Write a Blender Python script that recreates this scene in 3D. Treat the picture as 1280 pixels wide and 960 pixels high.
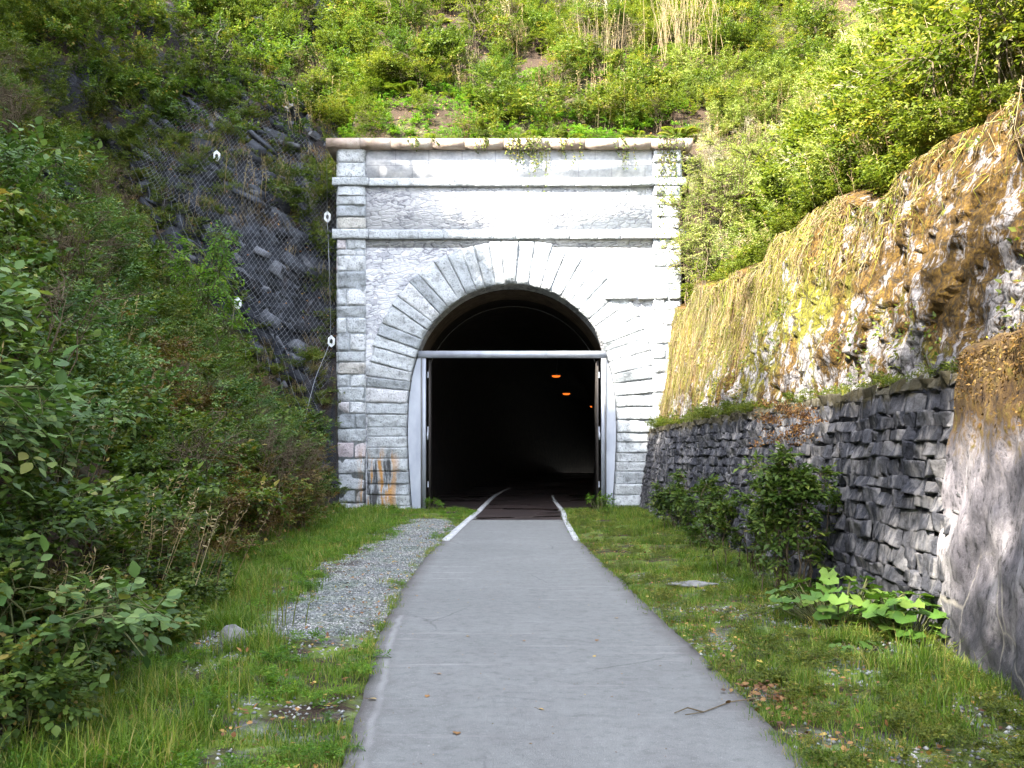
import bpy, math
import numpy as np
from mathutils import Vector

for o in list(bpy.data.objects): bpy.data.objects.remove(o)
C = bpy.context.scene.collection
R = math.radians
rng = np.random.default_rng(7)

# ------------------------------------------------------------------ camera, sky, sun, exposure
cam = bpy.data.cameras.new('camera')
camo = bpy.data.objects.new('camera', cam); C.objects.link(camo)
camo.location = (0, 0, 1.5); camo.rotation_euler = (R(90), 0, 0)
cam.sensor_width = 36; cam.lens = 35.0; cam.shift_y = 88/1280
cam.clip_start = 0.05; cam.clip_end = 500
bpy.context.scene.camera = camo

SUN_EL, SUN_AZ = 41.0, 221.0        # azimuth clockwise from +Y, where the light comes from
world = bpy.data.worlds.new("World"); bpy.context.scene.world = world
world.use_nodes = True
wn = world.node_tree.nodes; wl = world.node_tree.links
sky = wn.new('ShaderNodeTexSky'); sky.sky_type = 'NISHITA'; sky.sun_disc = False
sky.sun_elevation = R(SUN_EL); sky.sun_rotation = R(SUN_AZ)
bg = wn['Background']; bg.inputs[1].default_value = 0.15
hsv = wn.new('ShaderNodeHueSaturation'); hsv.inputs['Saturation'].default_value = .42   # the camera's white balance for open shade
wl.new(sky.outputs[0], hsv.inputs['Color']); wl.new(hsv.outputs[0], bg.inputs[0])

sun = bpy.data.lights.new('sun', 'SUN'); sun.energy = 3.3; sun.angle = R(0.5); sun.color = (1, .94, .82)
suno = bpy.data.objects.new('sun', sun); C.objects.link(suno)
sdir = Vector((math.sin(R(SUN_AZ))*math.cos(R(SUN_EL)), math.cos(R(SUN_AZ))*math.cos(R(SUN_EL)), math.sin(R(SUN_EL))))
suno.rotation_euler = sdir.to_track_quat('Z', 'Y').to_euler()
suno.location = (-20, -20, 40)

vs = bpy.context.scene.view_settings
vs.view_transform = 'Standard'; vs.look = 'None'; vs.gamma = 1; vs.use_curve_mapping = False
vs.exposure = 3.6

# ------------------------------------------------------------------ noise
def _h(ix, iy, iz=0, s=0):
    n = (ix.astype(np.int64)*374761393 + iy.astype(np.int64)*668265263 + np.asarray(iz).astype(np.int64)*2147483647 + s*974634777) & 0xffffffff
    n = (n ^ (n >> 13)) * 1274126177 & 0xffffffff
    n = (n ^ (n >> 16)) * 2246822519 & 0xffffffff
    return ((n ^ (n >> 15)) & 0xffffff) / float(0xffffff)
def vnoise(x, y, s=0):
    x = np.asarray(x, float); y = np.asarray(y, float)
    ix = np.floor(x); iy = np.floor(y); fx = x-ix; fy = y-iy
    fx = fx*fx*(3-2*fx); fy = fy*fy*(3-2*fy)
    a = _h(ix, iy, 0, s); b = _h(ix+1, iy, 0, s); c = _h(ix, iy+1, 0, s); d = _h(ix+1, iy+1, 0, s)
    return (a*(1-fx)+b*fx)*(1-fy)+(c*(1-fx)+d*fx)*fy
def fbm(x, y, s=0, o=4):
    t = 0; a = .5; w = 0
    for k in range(o):
        t = t + a*vnoise(np.asarray(x)*2**k+17.3*k, np.asarray(y)*2**k-9.1*k, s+k); w += a; a *= .5
    return t/w - .5                                       # -0.5 .. 0.5

# ------------------------------------------------------------------ mesh helpers
class MB:
    def __init__(s): s.V = []; s.F = {}; s.R = []; s.n = 0
    def add(s, V, F, rnd=None):
        V = np.asarray(V, float).reshape(-1, 3)
        if len(V) == 0: return s
        if not isinstance(F, (list, tuple)): F = [F]
        for f in F:
            f = np.asarray(f, int)
            if f.size: s.F.setdefault(f.shape[1], []).append(f+s.n)
        s.V.append(V)
        if rnd is None: rnd = np.full(len(V), rng.random())
        s.R.append(np.broadcast_to(np.asarray(rnd, float), (len(V),)))
        s.n += len(V); return s
    def addm(s, m, M=None, loc=(0,0,0), rshift=0.0):
        V, F, r = m
        V = V if M is None else V @ np.asarray(M).T
        return s.add(V+np.asarray(loc), F, r if rshift == 0 else np.clip(r+rshift, 0, 1))
    def data(s):
        return (np.concatenate(s.V), [np.concatenate(f) for f in s.F.values()], np.concatenate(s.R))
    def build(s, name, mat, parent=None, smooth=False):
        V, F, Rn = s.data()
        return mesh_obj(name, V, F, Rn, mat, parent, smooth)
def mesh_data(name, V, F, Rn, mat, smooth=False):
    me = bpy.data.meshes.new(name)
    me.vertices.add(len(V)); me.vertices.foreach_set('co', V.astype(np.float32).ravel())
    li = np.concatenate([f.ravel() for f in F]); ls = np.concatenate([np.full(len(f), f.shape[1]) for f in F])
    me.loops.add(len(li)); me.loops.foreach_set('vertex_index', li.astype(np.int32))
    me.polygons.add(len(ls)); st = np.concatenate([[0], np.cumsum(ls)[:-1]])
    me.polygons.foreach_set('loop_start', st.astype(np.int32))
    if smooth: me.polygons.foreach_set('use_smooth', np.ones(len(ls), bool))
    me.update(calc_edges=True); me.validate()
    a = me.attributes.new('rnd', 'FLOAT', 'POINT'); a.data.foreach_set('value', Rn.astype(np.float32))
    me.materials.append(mat); return me
def mesh_obj(name, V, F, Rn, mat, parent=None, smooth=False):
    o = bpy.data.objects.new(name, mesh_data(name, V, F, Rn, mat, smooth)); C.objects.link(o)
    if parent: o.parent = parent
    return o
def tag(o, label=None, cat=None, group=None, kind=None):
    if label: o['label'] = label
    if cat: o['category'] = cat
    if group: o['group'] = group
    if kind: o['kind'] = kind
    return o
def thing(name, label, cat, loc=(0,0,0), rz=0, group=None):
    o = bpy.data.objects.new(name, None); C.objects.link(o); o.location = loc; o.rotation_euler = (0,0,rz)
    o.empty_display_size = .2
    return tag(o, label, cat, group)
def rdir(n): return nz(rng.normal(size=(n,3)))
def nz(v): return v/np.maximum(np.linalg.norm(v, axis=-1, keepdims=True), 1e-9)

BOXF = np.array([[0,1,3,2],[4,6,7,5],[0,4,5,1],[2,3,7,6],[0,2,6,4],[1,5,7,3]])
def box(x0,x1,y0,y1,z0,z1):
    V = np.array([[x,y,z] for x in (x0,x1) for y in (y0,y1) for z in (z0,z1)], float)
    return V, BOXF
def tubes(P0, P1, r0, r1, k=4):
    """many tapered k-gon prisms at once"""
    P0 = np.asarray(P0,float).reshape(-1,3); P1 = np.asarray(P1,float).reshape(-1,3)
    n = len(P0); d = nz(P1-P0)
    a = np.where(np.abs(d[:,2:3]) > .9, np.array([[1.,0,0]]), np.array([[0,0,1.]]))
    u = nz(np.cross(d,a)); w = np.cross(d,u)
    th = np.arange(k)*2*math.pi/k
    ring = u[:,None,:]*np.cos(th)[None,:,None] + w[:,None,:]*np.sin(th)[None,:,None]
    r0 = np.broadcast_to(r0,(n,)); r1 = np.broadcast_to(r1,(n,))
    V = np.concatenate([P0[:,None]+ring*r0[:,None,None], P1[:,None]+ring*r1[:,None,None]],1).reshape(-1,3)
    b = (np.arange(n)*2*k)[:,None]; i = np.arange(k)[None]; j = (i+1)%k
    F = np.stack([b+i, b+j, b+k+j, b+k+i], -1).reshape(-1,4)
    return V, F
def polytube(P, r0, r1, k=5):
    P = np.asarray(P,float); n = len(P)-1; r = np.linspace(r0, r1, n+1)
    return tubes(P[:-1], P[1:], r[:-1], r[1:], k)
def leaves(P, D, N, L, W, broad=False, fold=.18, droop=.12):
    """leaf-shaped folded blades: P base, D direction, N normal, L length, W width"""
    P=np.asarray(P,float); n=len(P); D=nz(D); S=nz(np.cross(D,N)); N=np.cross(S,D)
    L=np.broadcast_to(L,(n,))[:,None]; W=np.broadcast_to(W,(n,))[:,None]
    if not broad:
        V=np.stack([P, P+D*.42*L+S*.5*W+N*fold*W, P+D*L-N*droop*L, P+D*.42*L-S*.5*W+N*fold*W],1).reshape(-1,3)
        b=(np.arange(n)*4)[:,None]
        F=np.concatenate([b+[0,1,2], b+[0,2,3]],1).reshape(-1,3)
        return V,[F],4
    def pt(t,s): return P+D*t*L+S*s*W+N*(fold*abs(s)*1.0*W - droop*t*t*L)
    V=np.stack([P, pt(.22,.36),pt(.5,.5),pt(.8,.27), pt(1,0), pt(.8,-.27),pt(.5,-.5),pt(.22,-.36), pt(.22,0),pt(.5,0),pt(.8,0)],1).reshape(-1,3)
    b=(np.arange(n)*11)[:,None]
    T=np.concatenate([b+[0,1,8],b+[0,8,7],b+[3,4,10],b+[10,4,5]],1).reshape(-1,3)
    Q=np.concatenate([b+[8,1,2,9],b+[9,2,3,10],b+[7,8,9,6],b+[6,9,10,5]],1).reshape(-1,4)
    return V,[T,Q],11
def addleaves(mb, P, D, N, L, W, r, broad=False, fold=.18, droop=.12):
    V,F,k = leaves(P,D,N,L,W,broad,fold,droop)
    mb.add(V,F,np.repeat(np.broadcast_to(r,(len(P),)),k))

# ------------------------------------------------------------------ materials
def mat(name, rough=.85):
    m = bpy.data.materials.new(name); m.use_nodes = True
    nt = m.node_tree; b = nt.nodes['Principled BSDF']; b.inputs['Roughness'].default_value = rough
    b.inputs['Specular IOR Level'].default_value = .3
    return m, nt, b
def ramp(nt, src, stops, interp='LINEAR'):
    r = nt.nodes.new('ShaderNodeValToRGB'); e = r.color_ramp.elements; r.color_ramp.interpolation = interp
    while len(e) < len(stops): e.new(.5)
    for i,(p,c) in enumerate(stops):
        e[i].position = p; e[i].color = (c,c,c,1) if isinstance(c,(int,float)) else (*c,1)
    nt.links.new(src, r.inputs[0]); return r.outputs[0]
def coords(nt, scale=(1,1,1), rot=(0,0,0)):
    t = nt.nodes.new('ShaderNodeTexCoord'); mp = nt.nodes.new('ShaderNodeMapping')
    mp.inputs['Scale'].default_value = scale; mp.inputs['Rotation'].default_value = rot
    nt.links.new(t.outputs['Object'], mp.inputs[0]); return mp.outputs[0]
def noise(nt, vec, scale, detail=4, rough=.6, dist=0):
    n = nt.nodes.new('ShaderNodeTexNoise'); n.inputs['Scale'].default_value = scale
    n.inputs['Detail'].default_value = detail; n.inputs['Roughness'].default_value = rough; n.inputs['Distortion'].default_value = dist
    nt.links.new(vec, n.inputs['Vector']); return n.outputs[0]
def voro(nt, vec, scale, feature='F1', out='Distance', rand=1):
    n = nt.nodes.new('ShaderNodeTexVoronoi'); n.feature = feature; n.inputs['Scale'].default_value = scale
    n.inputs['Randomness'].default_value = rand
    nt.links.new(vec, n.inputs['Vector']); return n.outputs[out]
def mix(nt, f, a, b, mode='MIX'):
    n = nt.nodes.new('ShaderNodeMix'); n.data_type = 'RGBA'; n.blend_type = mode
    for sock, v in ((n.inputs[0], f), (n.inputs[6], a), (n.inputs[7], b)):
        if isinstance(v, bpy.types.NodeSocket): nt.links.new(v, sock)
        elif isinstance(v, (int,float)): sock.default_value = v if sock == n.inputs[0] else (v,v,v,1)
        else: sock.default_value = (*v,1)
    return n.outputs[2]
def math_(nt, op, a, b=0.0, c=None, clamp=False):
    n = nt.nodes.new('ShaderNodeMath'); n.operation = op; n.use_clamp = clamp
    for i,v in enumerate((a,b) if c is None else (a,b,c)):
        if isinstance(v, bpy.types.NodeSocket): nt.links.new(v, n.inputs[i])
        else: n.inputs[i].default_value = v
    return n.outputs[0]
def bump(nt, b, h, strength=.5, dist=.02, prev=None):
    n = nt.nodes.new('ShaderNodeBump'); n.inputs['Strength'].default_value = strength; n.inputs['Distance'].default_value = dist
    nt.links.new(h, n.inputs['Height'])
    if prev is not None: nt.links.new(prev, n.inputs['Normal'])
    nt.links.new(n.outputs[0], b.inputs['Normal']); return n.outputs[0]
def attr(nt, name='rnd'):
    n = nt.nodes.new('ShaderNodeAttribute'); n.attribute_name = name; return n.outputs['Fac']
def sep(nt, v):
    n = nt.nodes.new('ShaderNodeSeparateXYZ'); nt.links.new(v, n.inputs[0]); return n.outputs
def geo(nt, out): return nt.nodes.new('ShaderNodeNewGeometry').outputs[out]
def setcol(nt, b, c): nt.links.new(c, b.inputs['Base Color'])

def leafmat(name, stops, trans=.35, rough=.55, spec=.25):
    m, nt, b = mat(name, rough); b.inputs['Specular IOR Level'].default_value = spec
    c = ramp(nt, attr(nt), stops)
    n = noise(nt, coords(nt), 1.3, 2)
    c = mix(nt, 1.0, c, ramp(nt, n, [(.3,(.72,.8,.72)),(.7,(1.25,1.15,1.1))]), 'MULTIPLY')
    setcol(nt, b, c)
    t = nt.nodes.new('ShaderNodeBsdfTranslucent'); nt.links.new(mix(nt, 1.0, c, (1.25,1.35,.6), 'MULTIPLY'), t.inputs[0])
    ms = nt.nodes.new('ShaderNodeMixShader'); ms.inputs[0].default_value = trans
    nt.links.new(b.outputs[0], ms.inputs[1]); nt.links.new(t.outputs[0], ms.inputs[2])
    nt.links.new(ms.outputs[0], nt.nodes['Material Output'].inputs[0]); return m

M = {}
M['leaf_deep']  = leafmat('leaf_deep',  [(0,(.016,.034,.007)),(.35,(.05,.092,.016)),(.75,(.11,.16,.028)),(.93,(.17,.2,.04)),(1,(.24,.18,.05))])
M['leaf_blue']  = leafmat('leaf_blue',  [(0,(.024,.055,.016)),(.45,(.075,.14,.04)),(.85,(.15,.22,.07)),(1,(.24,.23,.06))], .3)
M['leaf_olive'] = leafmat('leaf_olive', [(0,(.035,.055,.012)),(.4,(.075,.11,.02)),(.75,(.12,.15,.025)),(1,(.2,.16,.04))])
M['leaf_yellow']= leafmat('leaf_yellow',[(0,(.035,.055,.009)),(.4,(.085,.115,.016)),(.8,(.16,.18,.028)),(1,(.28,.22,.05))], .4)
M['leaf_bright']= leafmat('leaf_bright',[(0,(.05,.11,.015)),(.5,(.09,.2,.02)),(1,(.2,.28,.03))], .45)
M['leaf_pale']  = leafmat('leaf_pale',  [(0,(.07,.095,.025)),(.4,(.16,.20,.055)),(.8,(.25,.28,.09)),(1,(.34,.30,.13))], .35)
M['leaf_dark']  = leafmat('leaf_dark',  [(0,(.008,.025,.008)),(.6,(.02,.06,.014)),(1,(.06,.10,.02))], .2)
M['leaf_mid']   = leafmat('leaf_mid',   [(0,(.03,.075,.012)),(.5,(.06,.13,.02)),(1,(.12,.18,.03))], .25)
M['grass']      = leafmat('grass',      [(0,(.045,.10,.012)),(.4,(.095,.175,.018)),(.75,(.165,.235,.03)),(1,(.30,.25,.09))], .4)
M['dry']        = leafmat('dry',        [(0,(.07,.045,.022)),(.5,(.2,.14,.07)),(1,(.40,.32,.2))], .3)
M['bracken']    = leafmat('bracken',    [(0,(.05,.03,.012)),(.5,(.12,.07,.025)),(.8,(.17,.12,.035)),(1,(.14,.16,.03))], .3)
M['mossbrown']  = leafmat('mossbrown',  [(0,(.04,.02,.006)),(.5,(.12,.07,.012)),(1,(.2,.19,.02))], .1)
M['litter']     = leafmat('litter',     [(0,(.07,.03,.015)),(.4,(.17,.08,.03)),(.75,(.32,.17,.06)),(1,(.42,.33,.08))], .15)
M['mossleaf']   = leafmat('mossleaf',   [(0,(.09,.08,.01)),(.5,(.17,.16,.02)),(1,(.26,.27,.04))], .3)

def bark(name, a, bcol):
    m, nt, b = mat(name, .9); n = noise(nt, coords(nt,(1,1,.3)), 25, 5)
    setcol(nt, b, ramp(nt, n, [(.3,a),(.7,bcol)])); bump(nt, b, n, .5, .01); return m
M['stem'] = bark('stem', (.05,.035,.02), (.13,.10,.06))
M['stem_green'] = bark('stem_green', (.05,.06,.02), (.12,.12,.05))
M['stem_pale'] = bark('stem_pale', (.2,.17,.11), (.38,.33,.24))
M['bark'] = bark('bark', (.035,.028,.02), (.10,.085,.065))

# ground
def ground_mat():
    m, nt, b = mat('ground', .95)
    oc = coords(nt); x,y,z = sep(nt, oc)
    n1 = noise(nt, oc, .8, 5); n2 = noise(nt, oc, 6, 5); n3 = noise(nt, oc, 40, 4); n4 = noise(nt, oc, 2.2, 4)
    soil = ramp(nt, n3, [(.3,(.014,.009,.006)),(.55,(.036,.022,.013)),(.75,(.075,.046,.026))])
    moss = ramp(nt, n2, [(.3,(.05,.085,.012)),(.7,(.15,.20,.025))])
    verge = mix(nt, ramp(nt, n4, [(.42,0),(.56,1)]), soil, moss)
    bank = mix(nt, ramp(nt, n1, [(.5,0),(.65,.55)]), soil, (.06,.075,.02))
    flat = math_(nt, 'LESS_THAN', z, .28)
    c = mix(nt, flat, bank, verge)
    # rock where steep
    nrm = sep(nt, geo(nt,'Normal'))
    st = math_(nt, 'MULTIPLY', ramp(nt, nrm[2], [(.3,1),(.62,0)]), math_(nt,'LESS_THAN', x, -4.6))
    rv = noise(nt, coords(nt,(1,1,1.6),(R(20),R(35),0)), 1.5, 8, .7)
    rk = ramp(nt, rv, [(.3,(.008,.009,.012)),(.5,(.022,.025,.033)),(.64,(.06,.066,.083)),(.8,(.13,.14,.165))])
    c = mix(nt, st, c, rk)
    # gravel strip beside the path
    gx = math_(nt,'SUBTRACT', 1.0, math_(nt,'ABSOLUTE', math_(nt,'DIVIDE', math_(nt,'ADD', x, 1.72), .8)))
    gy = math_(nt,'MULTIPLY', math_(nt,'SUBTRACT', y, 7.7), math_(nt,'SUBTRACT', 23.0, y))
    gy = math_(nt,'MULTIPLY', gy, .1, clamp=True)
    gm = math_(nt,'MULTIPLY', gx, gy); gm = math_(nt,'ADD', gm, math_(nt,'MULTIPLY', math_(nt,'SUBTRACT', n4, .5), .9))
    gm = ramp(nt, gm, [(.2,0),(.6,.7)])
    gv = voro(nt, oc, 38, out='Color')
    gs = sep(nt, gv)
    gcol = ramp(nt, gs[0], [(0,(.08,.085,.09)),(.5,(.16,.17,.18)),(1,(.30,.305,.31))])
    c = mix(nt, gm, c, gcol)
    # thin chippings on the right verge
    g2 = ramp(nt, noise(nt, oc, 2.1, 6), [(.5,0),(.68,.6)])
    g2 = math_(nt,'MULTIPLY', g2, math_(nt,'MULTIPLY', flat, math_(nt,'LESS_THAN', y, 13)))
    c = mix(nt, g2, c, gcol)
    setcol(nt, b, c)
    p = bump(nt, b, n3, .7, .03); bump(nt, b, math_(nt,'MULTIPLY', rv, st), 1, .35, p)
    return m
M['ground'] = ground_mat()

def asphalt_mat():
    m, nt, b = mat('asphalt', .8)
    oc = coords(nt); x,y,z = sep(nt, oc)
    n1 = noise(nt, oc, .55, 4); n2 = noise(nt, oc, 3, 5); n3 = noise(nt, oc, 160, 3)
    c = ramp(nt, n1, [(.3,(.150,.153,.149)),(.7,(.192,.195,.189))])
    c = mix(nt, ramp(nt, n2, [(.42,0),(.75,.55)]), c, (.128,.122,.121))
    c = mix(nt, ramp(nt, n3, [(.36,.7),(.56,0)]), c, (.09,.09,.092))
    vk = voro(nt, mix(nt,.12,oc,nt.nodes['Noise Texture.001'].outputs[1]), .55, 'DISTANCE_TO_EDGE')
    c = mix(nt, math_(nt,'MULTIPLY', ramp(nt, vk, [(0,1),(.006,0)]), ramp(nt, noise(nt,oc,.4,2), [(.5,0),(.6,.75)])), c, (.06,.058,.06))
    s = noise(nt, coords(nt,(.5,6,1)), 1.0, 3)
    c = mix(nt, ramp(nt, s, [(.6,0),(.72,.4)]), c, (.29,.28,.275))
    n9 = noise(nt, oc, 11, 6, .75)
    c = mix(nt, 1, c, ramp(nt, n9, [(.3,.74),(.5,1),(.7,1.12)]), 'MULTIPLY')
    e = attr(nt)                                            # 0 centre .. 1 edge of the path
    c = mix(nt, ramp(nt, math_(nt,'ADD',e,math_(nt,'MULTIPLY',math_(nt,'SUBTRACT',n2,.5),.16)), [(.84,0),(.97,.75),(1,.95)]), c, (.085,.076,.074))
    e2 = math_(nt,'ADD', e, math_(nt,'MULTIPLY', math_(nt,'SUBTRACT', n2, .5), .05))
    ln = ramp(nt, e2, [(.885,0),(.905,.8),(.92,.8),(.94,0)])
    ln = math_(nt,'MULTIPLY', ln, ramp(nt, y, [(0,1),(1,1)]))
    ln = math_(nt,'MULTIPLY', ln, math_(nt,'MULTIPLY', math_(nt,'LESS_THAN', y, 9.2), ramp(nt, noise(nt, oc, 1.5, 2), [(.38,.1),(.55,.8)])))
    c = mix(nt, math_(nt,'MULTIPLY',ln,math_(nt,'MULTIPLY',math_(nt,'LESS_THAN',x,0),.45)), c, (.36,.36,.36))
    setcol(nt, b, c)
    c=mix(nt, ramp(nt, noise(nt, oc, 55, 3), [(.62,0),(.74,.45)]), c, (.34,.34,.34)); setcol(nt, b, c); bump(nt, b, n3, .8, .006); return m
M['asphalt'] = asphalt_mat()

def wetfloor_mat():
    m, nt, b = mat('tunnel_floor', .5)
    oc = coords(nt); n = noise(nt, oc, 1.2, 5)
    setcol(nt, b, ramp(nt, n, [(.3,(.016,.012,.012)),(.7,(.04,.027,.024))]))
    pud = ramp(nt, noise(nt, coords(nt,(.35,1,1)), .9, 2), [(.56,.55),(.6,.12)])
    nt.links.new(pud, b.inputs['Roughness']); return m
M['wetfloor'] = wetfloor_mat()

def whitepaint_mat():
    m, nt, b = mat('white_kerb', .8); oc = coords(nt)
    n = noise(nt, oc, 14, 5)
    setcol(nt, b, ramp(nt, n, [(.35,(.2,.2,.2)),(.5,(.42,.42,.43)),(.8,(.55,.55,.56))])); bump(nt, b, n, .3, .01); return m
M['white_kerb'] = whitepaint_mat()

def ashlar_mat(name, tint=(1,1,1)):
    """rock-faced pale stone, one tone per block"""
    m, nt, b = mat(name, .9); oc = coords(nt); x,y,z = sep(nt, oc)
    r = attr(nt)
    c = ramp(nt, r, [(0,(.25,.27,.29)),(.35,(.36,.38,.40)),(.6,(.42,.44,.46)),(.85,(.47,.48,.50)),(.93,(.44,.38,.40)),(1,(.33,.345,.30))])
    n = noise(nt, oc, 5, 6, .65); n2 = noise(nt, oc, 22, 4); n3 = noise(nt, coords(nt,(1,1,.35)), 2.2, 5)
    c = mix(nt, 1, c, ramp(nt, n, [(.28,.42),(.46,.95),(.75,1.18)]), 'MULTIPLY')
    c = mix(nt, ramp(nt, n2, [(.34,.75),(.46,0)]), c, (.13,.14,.14))
    c = mix(nt, ramp(nt, n3, [(.58,0),(.75,.5)]), c, (.15,.16,.14))
    # rust and soot stains low on the left jamb
    cx = math_(nt,'SUBTRACT', 1, math_(nt,'ABSOLUTE', math_(nt,'DIVIDE', math_(nt,'ADD', x, 3.62), .62)), clamp=True)
    cz = ramp(nt, z, [(0,1),(1,1)])
    cz = math_(nt,'SUBTRACT', 1, math_(nt,'DIVIDE', z, 1.75), clamp=True)
    sm = math_(nt,'MULTIPLY', math_(nt,'MINIMUM', math_(nt,'MULTIPLY', cx, 2.2), 1), math_(nt,'MINIMUM', math_(nt,'MULTIPLY', cz, 4), 1))
    v = noise(nt, coords(nt,(3.2,1,.5)), 1.3, 4)
    c = mix(nt, math_(nt,'MULTIPLY', sm, ramp(nt, v, [(.47,0),(.54,.9)])), c, (.40,.19,.035))
    c = mix(nt, math_(nt,'MULTIPLY', sm, ramp(nt, v, [(.40,.9),(.47,0)])), c, (.03,.028,.03))
    setcol(nt, b, c); p = bump(nt, b, n, .9, .07); bump(nt, b, n2, .8, .02, p); return m
M['ashlar'] = ashlar_mat('ashlar')

def rubble_mat():
    m, nt, b = mat('pale_rubble', .92); oc = coords(nt); x,y,z = sep(nt, oc)
    wob = noise(nt, oc, 3, 2)
    cm = nt.nodes.new('ShaderNodeCombineXYZ')
    nt.links.new(math_(nt,'ADD', math_(nt,'MULTIPLY', x, 3.6), math_(nt,'MULTIPLY', wob, 1.5)), cm.inputs[0])
    nt.links.new(math_(nt,'ADD', math_(nt,'MULTIPLY', z, 10.5), math_(nt,'MULTIPLY', wob, 2.6)), cm.inputs[1])
    d = voro(nt, cm.outputs[0], 1, 'DISTANCE_TO_EDGE'); vc = sep(nt, voro(nt, cm.outputs[0], 1, 'F1', 'Color'))
    n = noise(nt, oc, 9, 6, .7); n2 = noise(nt, oc, 1.1, 4)
    c = ramp(nt, vc[0], [(0,(.30,.31,.34)),(.5,(.42,.43,.46)),(1,(.52,.52,.54))])
    c = mix(nt, 1, c, ramp(nt, n, [(.3,.7),(.6,1.05)]), 'MULTIPLY')
    c = mix(nt, ramp(nt, math_(nt,'ADD', d, math_(nt,'MULTIPLY', math_(nt,'SUBTRACT', n, .5), .7)), [(0,.85),(.05,.4),(.12,0)]), c, (.16,.16,.19))
    c = mix(nt, ramp(nt, n2, [(.42,0),(.58,.55)]), c, (.60,.60,.62))
    setcol(nt, b, c)
    p = bump(nt, b, ramp(nt, d, [(0,0),(.15,1)]), .6, .02); bump(nt, b, n, .8, .02, p); return m
M['rubble'] = rubble_mat()

def render_mat():
    m, nt, b = mat('pale_blocks', .92); oc = coords(nt); x,y,z = sep(nt, oc)
    n = noise(nt, oc, 1.6, 6, .65); n2 = noise(nt, oc, 14, 5)
    c = ramp(nt, n, [(.3,(.26,.275,.30)),(.48,(.40,.41,.44)),(.65,(.56,.56,.57))])
    c = mix(nt, 1, c, ramp(nt, n2, [(.3,.8),(.6,1.03)]), 'MULTIPLY')
    cm = nt.nodes.new('ShaderNodeCombineXYZ'); nt.links.new(x, cm.inputs[0]); nt.links.new(math_(nt,'SUBTRACT', z, .08), cm.inputs[1])
    br = nt.nodes.new('ShaderNodeTexBrick'); nt.links.new(cm.outputs[0], br.inputs[0])
    br.inputs['Scale'].default_value = 1; br.inputs['Brick Width'].default_value = .9; br.inputs['Row Height'].default_value = .42
    br.inputs['Mortar Size'].default_value = .012
    c = mix(nt, math_(nt,'MULTIPLY', br.outputs['Fac'], .55), c, (.18,.18,.2))
    setcol(nt, b, c); p = bump(nt, b, n2, .4, .02); bump(nt, b, br.outputs['Fac'], -.5, .02, p); return m
M['blocks'] = render_mat()

def coping_mat():
    m, nt, b = mat('coping', .9); oc = coords(nt); x,y,z = sep(nt, oc)
    n = noise(nt, oc, 2.5, 5); n2 = noise(nt, oc, 20, 4)
    c = ramp(nt, n, [(.3,(.16,.12,.09)),(.5,(.30,.23,.19)),(.7,(.42,.36,.31))])
    c = mix(nt, ramp(nt, n2, [(.55,0),(.7,.7)]), c, (.12,.13,.03))
    setcol(nt, b, c); bump(nt, b, n2, .5, .02); return m
M['coping'] = coping_mat()

def darkwall_mat():
    m, nt, b = mat('dark_masonry', .88); oc = coords(nt); x,y,z = sep(nt, oc)
    r = attr(nt)
    c = ramp(nt, r, [(0,(.042,.043,.052)),(.5,(.07,.071,.084)),(.85,(.10,.10,.113)),(1,(.16,.155,.16))])
    n = noise(nt, oc, 9, 8, .78)
    c = mix(nt, 1, c, ramp(nt, n, [(.3,.3),(.5,1),(.72,1.9)]), 'MULTIPLY'); b.inputs['Specular IOR Level'].default_value=.12
    st = noise(nt, coords(nt,(1,1,.22)), 2.6, 5, .6)        # lime washed down the face
    fine = noise(nt, coords(nt,(1,1,.35)), 11, 4)
    f = math_(nt,'MULTIPLY', ramp(nt, st, [(.47,0),(.57,.85)]), ramp(nt, fine, [(.42,.0),(.6,1)]))
    c = mix(nt, f, c, (.30,.285,.285))
    top = math_(nt,'ADD', z, math_(nt,'MULTIPLY', n, .35))
    c = mix(nt, ramp(nt, math_(nt,'SUBTRACT', math_(nt,'ADD',top,math_(nt,'MULTIPLY',noise(nt,oc,2,4),.5)), 1.5), [(.94,0),(1,.7)]), c, (.075,.06,.018))
    setcol(nt, b, c); bump(nt, b, n, 1, .09); return m
M['darkwall'] = darkwall_mat()

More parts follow.
